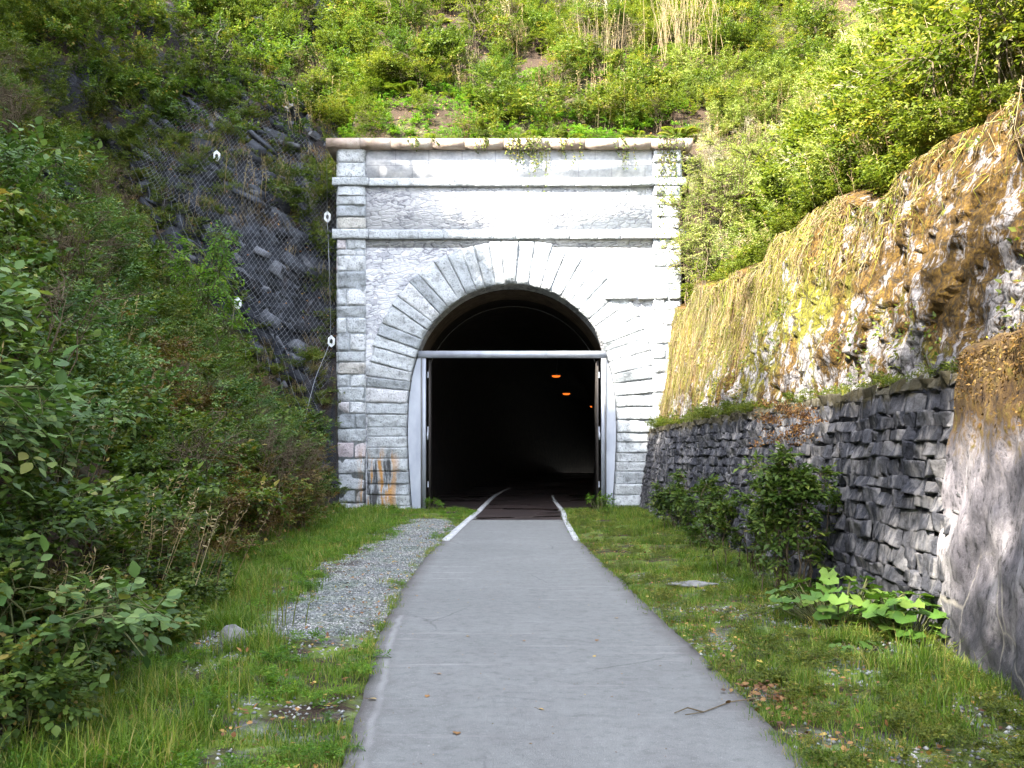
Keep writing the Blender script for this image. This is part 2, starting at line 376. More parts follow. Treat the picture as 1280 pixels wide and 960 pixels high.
def mossrock_mat():
    m, nt, b = mat('mossy_wall', .92); oc = coords(nt); x,y,z = sep(nt, oc)
    tilt=(R(16),0,0)
    n = noise(nt, coords(nt,(1,1,.8),tilt), 1.7, 10, .78, .2); n2 = noise(nt, coords(nt,(1,1.5,.45),tilt), 7, 7, .75); n3 = noise(nt, oc, 30, 5, .7)
    n4 = noise(nt, oc, .6, 5); n5 = noise(nt, coords(nt,(1,2.2,.3),tilt), 5, 5, .7)
    v = voro(nt, coords(nt,(1,1.2,1.7),tilt), 3.2, 'DISTANCE_TO_EDGE')
    moss = ramp(nt, n3, [(.3,(.025,.011,.004)),(.45,(.075,.04,.008)),(.6,(.155,.088,.012)),(.75,(.25,.155,.018))])
    ym = math_(nt,'ADD', n4, math_(nt,'MULTIPLY', math_(nt,'SUBTRACT', 1, math_(nt,'ABSOLUTE', math_(nt,'DIVIDE', math_(nt,'SUBTRACT', y, 16.5), 4.5)), clamp=True), .12))
    moss = mix(nt, ramp(nt, ym, [(.55,0),(.62,.85)]), moss, ramp(nt, n3, [(.35,(.09,.09,.008)),(.65,(.22,.21,.02))]))
    stone = ramp(nt, n3, [(.3,(.13,.12,.125)),(.5,(.30,.28,.29)),(.7,(.50,.48,.48))])
    stone = mix(nt, ramp(nt, n5, [(.56,0),(.64,.85)]), stone, (.07,.062,.062))
    stone = mix(nt, ramp(nt, n5, [(.36,.75),(.42,0)]), stone, (.11,.07,.03))
    up = math_(nt,'MULTIPLY', math_(nt,'SUBTRACT', 3.7, z), .035)          # bare stone lower down, moss above
    a = math_(nt,'ADD', math_(nt,'ADD', math_(nt,'MULTIPLY', n, .7), math_(nt,'MULTIPLY', n2, .3)), up)
    c = mix(nt, ramp(nt, a, [(.525,0),(.56,1)]), moss, stone)
    c = mix(nt, ramp(nt, math_(nt,'ADD', v, math_(nt,'MULTIPLY', math_(nt,'SUBTRACT', n2, .5), .25)), [(0,.8),(.035,0)]), c, (.035,.028,.02))
    setcol(nt, b, c); p = bump(nt, b, ramp(nt, v, [(0,0),(.12,1)]), .8, .06); p = bump(nt, b, n2, .9, .09, p); bump(nt, b, n3, .9, .035, p)
    return m
M['mossrock'] = mossrock_mat()

def buttress_mat():
    m, nt, b = mat('limed_masonry', .88); oc = coords(nt); x,y,z = sep(nt, oc)
    n = noise(nt, coords(nt,(1,1,.7)), 1.7, 9, .72); n2 = noise(nt, coords(nt,(1,1,.9),(R(20),0,0)), 11, 7, .72); n3 = noise(nt, oc, 40, 4)
    c = ramp(nt, n, [(.3,(.055,.05,.06)),(.42,(.12,.11,.125)),(.52,(.22,.20,.215)),(.66,(.42,.39,.40))])
    c = mix(nt, 1, c, ramp(nt, n2, [(.36,.22),(.46,.9),(.7,1.15)]), 'MULTIPLY')
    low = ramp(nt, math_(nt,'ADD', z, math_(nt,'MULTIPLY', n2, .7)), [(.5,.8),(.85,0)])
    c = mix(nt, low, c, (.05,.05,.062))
    hi = ramp(nt, math_(nt,'SUBTRACT', math_(nt,'ADD', z, math_(nt,'MULTIPLY', n2, 1.3)), 1.5), [(.62,0),(.9,1)])
    brown = ramp(nt, n2, [(.35,(.02,.009,.004)),(.55,(.075,.042,.01)),(.75,(.13,.11,.015))])
    c = mix(nt, hi, c, brown)
    v = voro(nt, coords(nt,(1,1,.8)), 1.3, 'DISTANCE_TO_EDGE')
    ck = math_(nt,'MULTIPLY', ramp(nt, math_(nt,'ADD', v, math_(nt,'MULTIPLY', math_(nt,'SUBTRACT', n2,.5), .08)), [(.0,1),(.02,0)]), ramp(nt, z, [(.6,1),(.85,0)]))
    c = mix(nt, math_(nt,'MULTIPLY',ck,.8), c, (.40,.36,.31))
    setcol(nt, b, c); p = bump(nt, b, n2, .8, .04); bump(nt, b, n3, .4, .01, p); return m
M['buttress'] = buttress_mat()
def slate_mat():
    m, nt, b = mat('slate', .75); oc=coords(nt); n=noise(nt,coords(nt,(1,1,2.2),(0,R(30),0)),5,6,.7)
    c=ramp(nt,attr(nt),[(0,(.008,.009,.012)),(.5,(.024,.027,.034)),(.85,(.05,.055,.067)),(1,(.11,.115,.13))])
    setcol(nt,b,mix(nt,1,c,ramp(nt,n,[(.3,.4),(.7,1.5)]),'MULTIPLY')); bump(nt,b,n,.8,.05); return m
M['slate']=slate_mat()

def steel_mat():
    m, nt, b = mat('galvanised_steel', .48); oc = coords(nt)
    b.inputs['Metallic'].default_value = .25
    n = noise(nt, coords(nt,(1,1,.4)), 3, 5)
    setcol(nt, b, ramp(nt, n, [(.3,(.26,.28,.33)),(.7,(.36,.38,.43))])); bump(nt, b, n, .1, .01); return m
M['steel'] = steel_mat()
def lining_mat():
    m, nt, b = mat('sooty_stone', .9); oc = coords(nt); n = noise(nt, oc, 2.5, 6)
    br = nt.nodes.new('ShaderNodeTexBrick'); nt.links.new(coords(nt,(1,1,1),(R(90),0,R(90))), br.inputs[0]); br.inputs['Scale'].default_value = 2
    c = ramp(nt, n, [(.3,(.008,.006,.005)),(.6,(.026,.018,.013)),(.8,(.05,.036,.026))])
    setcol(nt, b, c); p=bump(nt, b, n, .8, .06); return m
M['lining'] = lining_mat()
m_,nt_,b_=mat('daylit_brown_stone',.9); n_=noise(nt_,coords(nt_),4,6,.7); setcol(nt_,b_,ramp(nt_,n_,[(.3,(.05,.035,.025)),(.7,(.17,.125,.09))])); bump(nt_,b_,n_,.8,.05); M['mouth']=m_  # brown lining stone, made paler to paint in daylight at the mouth
def plain(name, col, rough=.6, metal=0, var=.12):
    m, nt, b = mat(name, rough); b.inputs['Metallic'].default_value = metal
    n = noise(nt, coords(nt), 12, 4)
    setcol(nt, b, ramp(nt, n, [(.3,tuple(c*(1-var) for c in col)),(.7,tuple(min(1,c*(1+var)) for c in col))])); return m
M['darksteel'] = plain('rusty_dark_steel', (.035,.03,.028), .7)
M['wire'] = plain('wire', (.24,.25,.27), .45, .3)
M['anchor'] = plain('anchor', (.62,.64,.66), .4, .1)
M['lamphouse'] = plain('lamp_housing', (.12,.12,.12))
M['stone'] = plain('grey_stone', (.17,.165,.16), .9, 0, .4)
M['gravel'] = leafmat('gravel', [(0,(.09,.095,.10)),(.6,(.21,.22,.23)),(1,(.40,.40,.40))], 0, .85)
def glow():
    m = bpy.data.materials.new('lamp_glow'); m.use_nodes = True; nt = m.node_tree; nt.nodes.remove(nt.nodes['Principled BSDF'])
    e = nt.nodes.new('ShaderNodeEmission'); e.inputs[0].default_value = (1,.19,.02,1); e.inputs[1].default_value = .13
    nt.links.new(e.outputs[0], nt.nodes['Material Output'].inputs[0]); return m
M['glow'] = glow()

# ------------------------------------------------------------------ terrain
FLy = [-40,2,4,5.6,8,10,14,20,25,28]; FLx = [-2.6,-2.4,-2.4,-2.45,-2.65,-3.0,-3.6,-3.9,-4.3,-4.6]
PYy = [-40,2,4.76,6.6,8,10.8,14.1,17.4,22.5,26,30]
PLx = [-.7,-.72,-.81,-.955,-1.08,-1.2,-1.25,-1.19,-1.05,-.92,-.85]
PRx = [1.45,1.45,1.43,1.41,1.38,1.31,1.24,1.15,1.24,1.37,1.4]
def H(x, y):
    x = np.asarray(x,float); y = np.asarray(y,float)
    fl = np.interp(y, FLy, FLx); d = fl - x
    n1 = fbm(x*.45, y*.45, 3, 5); n2 = fbm(x*1.6, y*1.6, 11, 4)
    left = np.interp(d + .35*n2, [0,.3,1.5,4,8,14,30,80],[0,.25,1.9,4.9,10.0,14.5,19,24])
    left = left + np.clip(d,0,3)/3*(n1*1.8+n2*.5)
    crag = fbm(x*.7+y*.25, y*.7, 21, 5)*2.0 + (np.abs(fbm(x*1.3, y*.9, 31, 4))*1.6-.3)
    s = y-(25.4+.24*(x+4.75)) + crag*np.clip((-x-4.6)/.8,0,1)
    bl = np.interp(s,[-2,0,1,2.4,4.4,8,30,60],[-3,0,2.7,5.2,9.8,14.5,40,55])
    lt = np.maximum(left, bl)
    right = np.interp(x + n2*.15*(x>5.2),[4.1,4.95,5.5,9,16,30,80],[0,4.85,5.6,11,18,24,28]) + np.clip(x-5,0,2)*n1*.9
    br = np.interp(y + n2*.3,[23.0,24,28,36,60,90],[0,5,10.3,19,40,50])
    rt = np.where(x > 4.7, np.maximum(right, br*(x>4.72)), right)
    rt = np.where(x > 4.1, rt, 0)
    hill = 9.75 + 1.02*(y-27.9) + n1*1.6*np.clip((y-28.5)/2,0,1) + n2*.5*np.clip((y-28.2)/2,0,1)
    hill = np.where(hill > 40, 40+(hill-40)*.3, hill)
    z = np.where(x < fl, np.where(x < -4.72, lt, left), 0)
    z = np.where(x > 4.1, rt, z)
    pl = np.interp(y, PYy, PLx); pr = np.interp(y, PYy, PRx)
    off = np.maximum(pl-x, x-pr)                           # distance outside the path
    fl_z = -.015 + np.clip(off/.5,0,1)*(.03+.10*fbm(x*1.5,y*1.5,5,4)+.03*fbm(x*9,y*9,6,2)) 
    fl_z = np.where(off < 0.03, -.03, fl_z)
    z = np.where((x >= fl) & (x <= 4.1), fl_z, z)
    z = np.where((x < fl) & (x > fl-.6), np.maximum(z, fl_z), z)
    z = np.where((np.abs(x) <= 4.72) & (y > 27.75), hill, z)
    return z
def Hn(x, y, e=.12):
    gx = (H(x+e,y)-H(x-e,y))/(2*e); gy = (H(x,y+e)-H(x,y-e))/(2*e)
    return nz(np.stack([-gx,-gy,np.ones_like(gx)],-1))

xs = np.concatenate([np.arange(-80,-15,2.5), np.arange(-15,-5,.13), np.arange(-5,5.2,.085), np.arange(5.2,13,.16), np.arange(13,80,2.5)])
ys = np.concatenate([np.arange(-50,-3,2.5), np.arange(-3,3,.4), np.arange(3,12,.09), np.arange(12,27.6,.11), [27.6,27.9], np.arange(28,40,.15), np.arange(40,100,2.5)])
X, Y = np.meshgrid(xs, ys); Z = H(X, Y)
nx, ny = len(xs), len(ys)
ii = (np.arange(ny-1)[:,None]*nx + np.arange(nx-1)[None]).ravel()
F = np.stack([ii, ii+1, ii+nx+1, ii+nx], -1)
cx = (xs[:-1]+xs[1:])/2; cy = (ys[:-1]+ys[1:])/2; CX, CY = np.meshgrid(cx, cy)
keep = ~((np.abs(CX.ravel()) < 4.5) & (CY.ravel() > 27.5) & (CY.ravel() < 27.95))
V = np.stack([X.ravel(), Y.ravel(), Z.ravel()], -1)
tag(mesh_obj('ground', V, [F[keep]], np.zeros(len(V)), M['ground'], smooth=True), kind='structure')

# ------------------------------------------------------------------ path
def strip(name, m, y0, y1, fl_, fr_, z, n=60, cols=24, thick=.05, kind='structure'):
    yy = np.linspace(y0,y1,n); t = np.linspace(0,1,cols)
    a = fl_(yy); b = fr_(yy)
    Xp = a[:,None]*(1-t)+b[:,None]*t; Yp = np.repeat(yy[:,None],cols,1)
    zc = z(yy)[:,None] if callable(z) else np.full((n,1),z)
    Zp = zc + np.zeros((n,cols))
    Xe = np.concatenate([Xp[:,:1]-.0,Xp,Xp[:,-1:]+.0],1); Ye = np.concatenate([Yp[:,:1],Yp,Yp[:,-1:]],1)
    Ze = np.concatenate([Zp[:,:1]-thick,Zp,Zp[:,-1:]-thick],1)
    r = np.concatenate([[1],np.abs(t*2-1),[1]]); Rn = np.repeat(r[None],n,0)
    c2 = cols+2; i = (np.arange(n-1)[:,None]*c2+np.arange(c2-1)[None]).ravel()
    Vv = np.stack([Xe.ravel(),Ye.ravel(),Ze.ravel()],-1)
    o = mesh_obj(name, Vv, [np.stack([i,i+1,i+c2+1,i+c2],-1)], Rn.ravel(), m)
    if kind: o['kind'] = kind
    return o
ragged = lambda yy,s: .022*fbm(yy*.8, yy*0, s, 2)+.03*fbm(yy*9, yy*0, s, 3)
PL = lambda yy: np.interp(yy,PYy,PLx)+ragged(yy,41); PR = lambda yy: np.interp(yy,PYy,PRx)+ragged(yy,43)
strip('path', M['asphalt'], -40, 22.6, PL, PR, .012, n=500, cols=40)
def TC(y): return np.where(np.asarray(y) > 27, .00245*(np.asarray(y)-27)**2, 0)   # centre line of the curved tunnel
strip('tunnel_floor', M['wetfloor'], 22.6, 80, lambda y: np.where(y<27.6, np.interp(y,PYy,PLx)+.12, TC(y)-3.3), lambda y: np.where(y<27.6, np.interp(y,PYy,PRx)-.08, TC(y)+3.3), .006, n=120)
def kerb(name, side, y0, y1, w=.13):
    yy = np.linspace(y0,y1,60)
    e = (np.interp(yy,PYy,PLx)-.0) if side<0 else np.interp(yy,PYy,PRx)
    e = e + np.where(yy>27, TC(yy)*1.0+ (0 if side<0 else -.1)*np.clip((yy-27)/8,0,1), 0)
    e0, e1 = (e-.02, e+w) if side<0 else (e-w, e+.02)
    prof = [(0,-.05),(0,.026),(1,.026),(1,-.05)]
    Vv=[]; 
    for k in range(60):
        for (u,zz) in prof: Vv.append((e0[k]*(1-u)+e1[k]*u, yy[k], zz))
    i=np.arange(59)*4; Fq=np.concatenate([np.stack([i+a,i+4+a,i+4+b,i+b],-1) for a,b in ((0,1),(1,2),(2,3))]+[np.array([[0,1,2,3],[236,239,238,237]])])
    tag(mesh_obj(name, np.array(Vv), [Fq], np.zeros(len(Vv)), M['white_kerb']), kind='structure')
kerb('kerb', -1, 17.2, 44, .12); kerb('kerb', 1, 17.2, 36, .085)

# ------------------------------------------------------------------ rock-faced blocks
UU = np.array([0,.045,.3,.7,.955,1])
def block(mb, q, nrm, out, r, bul=.05, lo=-.03, gap=.012, hewn=0):
    """q: 4 corners (ccw from lower left), nrm: outward normal, out: how far the face stands proud"""
    q = np.asarray(q,float); c = q.mean(0)
    ln = np.linalg.norm(q-c,axis=1,keepdims=True); q = c+(q-c)*(1-gap/ln)
    if hewn:
        U9=np.array([0,.05,.17,.33,.5,.67,.83,.95,1]); u,v=np.meshgrid(U9,U9); sd=int(rng.integers(1,9999)); lu=np.linalg.norm(q[1]-q[0]); lv=max(np.linalg.norm(q[3]-q[0]),.1); a0=rng.uniform(-.05,.05); a1=rng.uniform(-.06,.06)
        off=out+hewn*(fbm(u*lu*7+sd,v*5*lv,sd%50,4)*2.2+np.abs(fbm(u*lu*13+sd,v*9*lv,sd%37,2))*1.4)+a0*(u-.5)+a1*(v-.5)+bul*.5*(1-(2*u-1)**4)*(1-(2*v-1)**4)
        e=(u==0)|(u==1)|(v==0)|(v==1); off=np.where(e,lo,off); u=u[...,None]; v=v[...,None]
        jx=(fbm(u*4+sd,v*4,5,2))*.05; P=(q[0]*(1-u)+q[1]*u)*(1-v)+(q[3]*(1-u)+q[2]*u)*v+(q[1]-q[0])*jx*.6+(q[3]-q[0])*jx
        P=P+np.asarray(nrm)*off[...,None]; i=(np.arange(8)[:,None]*9+np.arange(8)[None]).ravel()
        mb.add(P.reshape(-1,3),np.stack([i,i+1,i+10,i+9],-1),r); return
    u,v = np.meshgrid(UU,UU); u=u[...,None]; v=v[...,None]
    P = (q[0]*(1-u)+q[1]*u)*(1-v)+(q[3]*(1-u)+q[2]*u)*v
    off = out + bul*(rng.random((6,6))-.15)
    off[1,:]=off[4,:]=out+rng.random(6)*.01; off[:,1]=off[:,4]=out+rng.random(6)*.01
    off[0,:]=off[5,:]=lo; off[:,0]=off[:,5]=lo
    P = P + np.asarray(nrm)*off[...,None]
    i=(np.arange(5)[:,None]*6+np.arange(5)[None]).ravel()
    mb.add(P.reshape(-1,3), np.stack([i,i+1,i+7,i+6],-1), r)

# ------------------------------------------------------------------ tunnel portal (front face in the plane y = 27)
PY = 27.0
S = 46.07
zt = lambda v: 1.5+(568-v)/S
# opening half-width against height
hv = np.array([354,356,362,370,380,400,420,440,470,500,540,580,637,660]); hw = np.array([0,22,44,61,76,97,111,118.5,127,131,132.5,131,127,125])/S
hz = zt(hv)
def halfw(z): return np.interp(z, hz[::-1], hw[::-1])
# opening curve, sampled evenly by arc length, from right base over the crown to left base
right_pts = np.array([[w,z] for w,z in zip(hw[::-1],hz[::-1])])
curve = np.vstack([right_pts, np.array([[-w,z] for w,z in zip(hw[1:],hz[1:])])])
seg = np.r_[0,np.cumsum(np.linalg.norm(np.diff(curve,axis=0),axis=1))]
def opening(n):
    s = np.linspace(0,seg[-1],n); o = np.stack([np.interp(s,seg,curve[:,0]),np.interp(s,seg,curve[:,1])],-1)
    return o
def smoothc(o,k=3):
    o=o.copy()
    for _ in range(k): o[1:-1]=(o[:-2]+2*o[1:-1]+o[2:])/4
    return o
portal = thing('tunnel_portal', 'pale grey stone tunnel portal with arched opening, corner pilaster and flat coping', 'tunnel portal', (0,PY,0))
def P(mb, name, m, smooth=False):                              # parts are built in world space, then moved under the portal
    V,Fs,r = mb.data(); V = V-np.array([0,PY,0]); return mesh_obj(name, V, Fs, r, m, portal, smooth)
XL, XR, ZT = -4.73, 4.58, zt(188)
# backing wall with the hole
OC = smoothc(opening(90),4); n=len(OC)
cen = np.array([0,3.0])
def rectproj(p):
    d=p-cen; d=d/np.linalg.norm(d)
    ts=[]
    if d[0]>1e-6: ts.append((XR-.02-cen[0])/d[0])
    if d[0]<-1e-6: ts.append((XL+.02-cen[0])/d[0])
    if d[1]>1e-6: ts.append((7.1-cen[1])/d[1])
    if d[1]<-1e-6: ts.append((-.5-cen[1])/d[1])
    return cen+d*min(ts)
OUT = np.array([rectproj(p) for p in OC])
OUT[np.argmin(np.linalg.norm(OUT-[XL,7.1],axis=1))]=[XL+.02,7.1]; OUT[np.argmin(np.linalg.norm(OUT-[XR,7.1],axis=1))]=[XR-.02,7.1]
mb=MB(); K=10
for yy,fl_ in ((PY,0),(PY+.9,1)):
    t=np.linspace(0,1,K)[None,:,None]; G=OC[:,None]*(1-t)+OUT[:,None]*t
    Vv=np.stack([G[...,0],np.full(G.shape[:2],yy),G[...,1]],-1).reshape(-1,3)
    i=(np.arange(n-1)[:,None]*K+np.arange(K-1)[None]).ravel(); mb.add(Vv,np.stack([i,i+1,i+K+1,i+K],-1))
Vv=np.concatenate([np.c_[OC[:,0],np.full(n,PY),OC[:,1]],np.c_[OC[:,0],np.full(n,PY+.9),OC[:,1]]]); i=np.arange(n-1)
mb.add(Vv,np.stack([i,i+1,i+n+1,i+n],-1))
mb.add(*box(XL,XL+.02,PY,PY+.9,-.5,7.1)); mb.add(*box(XR-.02,XR,PY,PY+.9,-.5,7.1))
mb.add(*box(XL,XR,PY,PY+.9,7.1,ZT-.004)); 
P(mb,'wall',M['rubble'])
# plain block frieze between coping and upper string course
zs1=(zt(234),zt(224)); zs2=(zt(300),zt(288))
mb=MB(); mb.add(*box(XL+.8,XR-.8,PY-.05,PY+.01,zs1[1]+.002,ZT-.006)); P(mb,'frieze',M['blocks'])
# string courses: many rock-faced stones on a continuous ledge, stepping forward over the pilasters
for (z0,z1) in (zs1,zs2):
    mb=MB(); x=XL-.12
    mb.add(*box(XL+.02,XR-.02,PY-.115,PY+.05,z0+.01,z1-.004)); mb.add(*box(XL-.1,XL+.84,PY-.19,PY+.05,z0+.012,z1-.006)); mb.add(*box(XR-.84,XR+.1,PY-.19,PY+.05,z0+.012,z1-.006))
    while x < XR+.1:
        w=rng.uniform(.5,.95); x1=min(x+w,XR+.12); pil = x<XL+.75 or x1>XR-.75
        if x < XL+.7: x1=XL+.85
        o=.20 if pil else .125
        block(mb,[(x,PY,z0),(x1,PY,z0),(x1,PY,z1),(x,PY,z1)],(0,-1,0),o,rng.random()*.9,.02,lo=o-.02,gap=.004); x=x1
    P(mb,'string_course',M['ashlar'])
mb=MB(); x=2.5
while x<XR-.05:
    x1=min(x+rng.uniform(.5,.9),XR-.02); block(mb,[(x,PY,zt(375)),(x1,PY,zt(375)),(x1,PY,zt(369)),(x,PY,zt(369))],(0,-1,0),.17,.6,.02,lo=0,gap=.004); x=x1
P(mb,'ledge',M['ashlar'])
# coping slabs
mb=MB(); x=XL-.27; z0,z1=ZT,zt(177.5)
while x < XR+.25:
    x1=min(x+rng.uniform(.75,1.3),XR+.27); dz=rng.uniform(-.008,.012)
    Vb,Fb=box(x+.006,x1-.006,PY-.3,PY+1.05,z0,z1+dz); Vb[:,2]+=(rng.random(8)-.5)*.012; mb.add(Vb,Fb); x=x1
P(mb,'coping',M['coping'])
# corner pilasters (upper) and quoins (lower)
for sx,xa,xb in ((-1,XL,XL+.78),(1,XR-.78,XR)):
    mb=MB(); mb.add(*box(xa+.02,xb-.02,PY-.09,PY+.02,-.3,ZT-.008))
    edges=[ZT-.01]+[zt(v) for v in (205,224)]; edges2=[zt(v) for v in (234,247,258,273,288)]; edges3=[zt(v) for v in (300,313,320)]
    v=320
    while v<640:
        v+=rng.uniform(13,24); edges3.append(zt(v))
    for E,o in ((edges,.14),(edges2,.14),(edges3,.10)):
        for a,b in zip(E[:-1],E[1:]):
            cut=[xa,xb]
            if E is edges3 and rng.random()<.5: cut=[xa,xa+.78*rng.uniform(.3,.65),xb]
            for p,q in zip(cut[:-1],cut[1:]):
                block(mb,[(p,PY,b),(q,PY,b),(q,PY,a),(p,PY,a)],(0,-1,0),o,rng.random(),.04,lo=.06,gap=.009,hewn=.05)
    for E in (edges,edges2,edges3):                        # the outer return of the corner
        for a,b in zip(E[:-1],E[1:]):
            xo=xa if sx<0 else xb
            qq=[(xo,PY+.55,b),(xo,PY-.05,b),(xo,PY-.05,a),(xo,PY+.55,a)] if sx<0 else [(xo,PY-.05,b),(xo,PY+.55,b),(xo,PY+.55,a),(xo,PY-.05,a)]
            block(mb,qq,(sx,0,0),.02,rng.random(),.04)
    P(mb,'pilaster',M['ashlar'])
# arch ring of radial voussoirs
mb=MB(); 
def nrm2(p,i,pts):
    d=pts[min(i+1,len(pts)-1)]-pts[max(i-1,0)]; d=d/np.linalg.norm(d); return np.array([d[1],-d[0]])
NV=55; ring=smoothc(opening(NV*6+1),5)
spl=[0]
steps=rng.uniform(.8,1.2,NV); cs=np.r_[0,np.cumsum(steps)]; cs=cs/cs[-1]*(NV*6)
ci=np.round(cs).astype(int); mid=NV*3
outer_t=lambda z: np.interp(z,[0,2.2,3.2,4.5,7],[1.12,1.12,1.17,1.2,1.2])
keyi=None
for a,b in zip(ci[:-1],ci[1:]):
    pa,pb=ring[a],ring[b]; na,nb=nrm2(pa,a,ring),nrm2(pb,b,ring)
    # horizontal beds below the springing
    m_=(pa+pb)/2; k=np.clip((3.6-m_[1])/1.2,0,1)
    for q_ in (na,nb):
        pass
    hx=np.array([np.sign(m_[0]),0.0]); na=na*(1-k)+hx*k; nb=nb*(1-k)+hx*k
    na/=np.linalg.norm(na); nb/=np.linalg.norm(nb)
    T=outer_t(m_[1])*rng.uniform(.95,1.03)
    if abs(m_[0])<.2: T=zs2[0]-zt(354)-.01
    oa,ob=pa+na*T,pb+nb*T
    if k>.9: oa[0]=ob[0]=(XR-.80) if m_[0]>0 else (XL+.80)
    oa[1]=min(oa[1],zs2[0]-.01); ob[1]=min(ob[1],zs2[0]-.01)
    q=[(p[0],PY,p[1]) for p in (pa,oa,ob,pb)]
    # ccw seen from the front does not matter, faces are two-sided
    block(mb,q,(0,-1,0),.07 if abs(m_[0])>.2 else .12,rng.random()*.87,.012,lo=.02,gap=.006,hewn=.04)
    # soffit stone turning into the opening
    qq=[(pa[0],PY-.04,pa[1]),(pb[0],PY-.04,pb[1]),(pb[0],PY+.6,pb[1]),(pa[0],PY+.6,pa[1])]
    block(mb,qq,(-na[0],0,-na[1]),.004,rng.random()*.5,.012,lo=-.01)
P(mb,'arch_ring',M['ashlar'])

# ------------------------------------------------------------------ tunnel lining
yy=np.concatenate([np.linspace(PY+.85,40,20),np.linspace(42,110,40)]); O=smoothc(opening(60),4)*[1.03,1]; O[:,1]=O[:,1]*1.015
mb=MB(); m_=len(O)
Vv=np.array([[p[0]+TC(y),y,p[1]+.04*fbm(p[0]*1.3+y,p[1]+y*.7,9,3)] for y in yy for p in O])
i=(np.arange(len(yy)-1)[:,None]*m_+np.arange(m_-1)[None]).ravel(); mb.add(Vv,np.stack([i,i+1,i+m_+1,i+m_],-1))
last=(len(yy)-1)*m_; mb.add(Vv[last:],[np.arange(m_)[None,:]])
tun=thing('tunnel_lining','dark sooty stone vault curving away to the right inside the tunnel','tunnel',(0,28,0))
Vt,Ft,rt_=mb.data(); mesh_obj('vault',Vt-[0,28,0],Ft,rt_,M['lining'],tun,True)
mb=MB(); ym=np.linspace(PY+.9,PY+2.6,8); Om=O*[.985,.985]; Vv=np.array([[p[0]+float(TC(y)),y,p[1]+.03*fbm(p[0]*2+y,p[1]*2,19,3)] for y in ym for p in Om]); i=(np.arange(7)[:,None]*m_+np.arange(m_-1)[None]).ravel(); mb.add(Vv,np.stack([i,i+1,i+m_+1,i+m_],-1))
V_,F_,r_=mb.data(); mesh_obj('daylit_mouth_band',V_-[0,28,0],F_,r_,M['mouth'],tun,True)  # added band: daylight on the first metres of lining, put into its colour
mb=MB()
for y in (31,):
    for r_,k in ((.0,0),):
        a=O*.985; P0=np.c_[a[:-1,0]+TC(y),np.full(m_-1,y),a[:-1,1]]; P1=np.c_[a[1:,0]+TC(y),np.full(m_-1,y),a[1:,1]]
        mb.add(*tubes(P0,P1,.016,.016,5))
Vt,Ft,rt_=mb.data(); mesh_obj('cable_rib',Vt-[0,28,0],Ft,rt_,M['lamphouse'],tun)

# ------------------------------------------------------------------ steel gate frame
GY=PY+.22
gate=thing('tunnel_gate','open grey steel gate frame filling the lower tunnel arch','gate',(0,GY,0))
def G(mb,name,m=None,par=None): V,Fs,r=mb.data(); return mesh_obj(name,V-[0,GY,0],Fs,r,m or M['steel'],par or gate)
xl,xr=-(640-527)/S,(757-640)/S; zl0,zl1=zt(446.5),zt(438)
mb=MB(); mb.add(*box(-(640-522)/S,(763-640)/S,GY-.08,GY+.08,zl0,zl1)); G(mb,'lintel')
mb=MB(); mb.add(*box(.9,.93,GY-.085,GY+.07,zl0-.003,zl1+.003)); G(mb,'lintel_joint')
for sx in (-1,1):
    xi=xl if sx<0 else xr
    zz=np.linspace(-.05,zl0-.002,24); w=halfw(zz)-.03; mb=MB()
    inner=np.full(24,abs(xi))
    for dy in (-.03,.03):
        Vv=np.concatenate([np.c_[sx*inner,np.full(24,GY+dy),zz],np.c_[sx*w,np.full(24,GY+dy),zz]]); i=np.arange(23); mb.add(Vv,np.stack([i,i+24,i+25,i+1],-1))
    Vv=np.concatenate([np.c_[sx*w,np.full(24,GY-.03),zz],np.c_[sx*w,np.full(24,GY+.03),zz]]); mb.add(Vv,np.stack([i,i+24,i+25,i+1],-1))
    G(mb,'side_panel')
    a,b=sorted((xi-sx*.0,xi-sx*.10)); mb=MB(); mb.add(*box(a,b,GY-.06,GY+.06,-.05,zl0-.002)); G(mb,'post')
    a,b=sorted((xi-sx*.004,xi+sx*.035)); mb=MB(); mb.add(*box(a,b,GY-.075,GY-.032,0,zl0-.01)); G(mb,'seal_strip',M['lamphouse'])
    # door leaf folded back along the tunnel wall
    leaf=bpy.data.objects.new
    mb=MB(); th=.05; x0=xi-sx*.17; 
    Vb,Fb=box(min(x0,x0-sx*th),max(x0,x0-sx*th),GY+.1,GY+2.5,.08,zl0-.06); Vb[:,0]+= sx*.10*(Vb[:,1]-GY)*.6
    mb.add(Vb,Fb); lf=G(mb,'door_leaf',M['darksteel'])
    for z in (.6,2.1,3.6):
        mb=MB(); mb.add(*tubes([(xi-sx*.15,GY+.085,z)],[(xi-sx*.15,GY+.085,z+.16)],.022,.022,8)); G(mb,'hinge',None,lf)
    mb=MB(); mb.add(*box(min(xi-sx*.13,xi-sx*.17),max(xi-sx*.13,xi-sx*.17),GY-.05,GY-.02,1.9,2.1)); G(mb,'latch_plate')

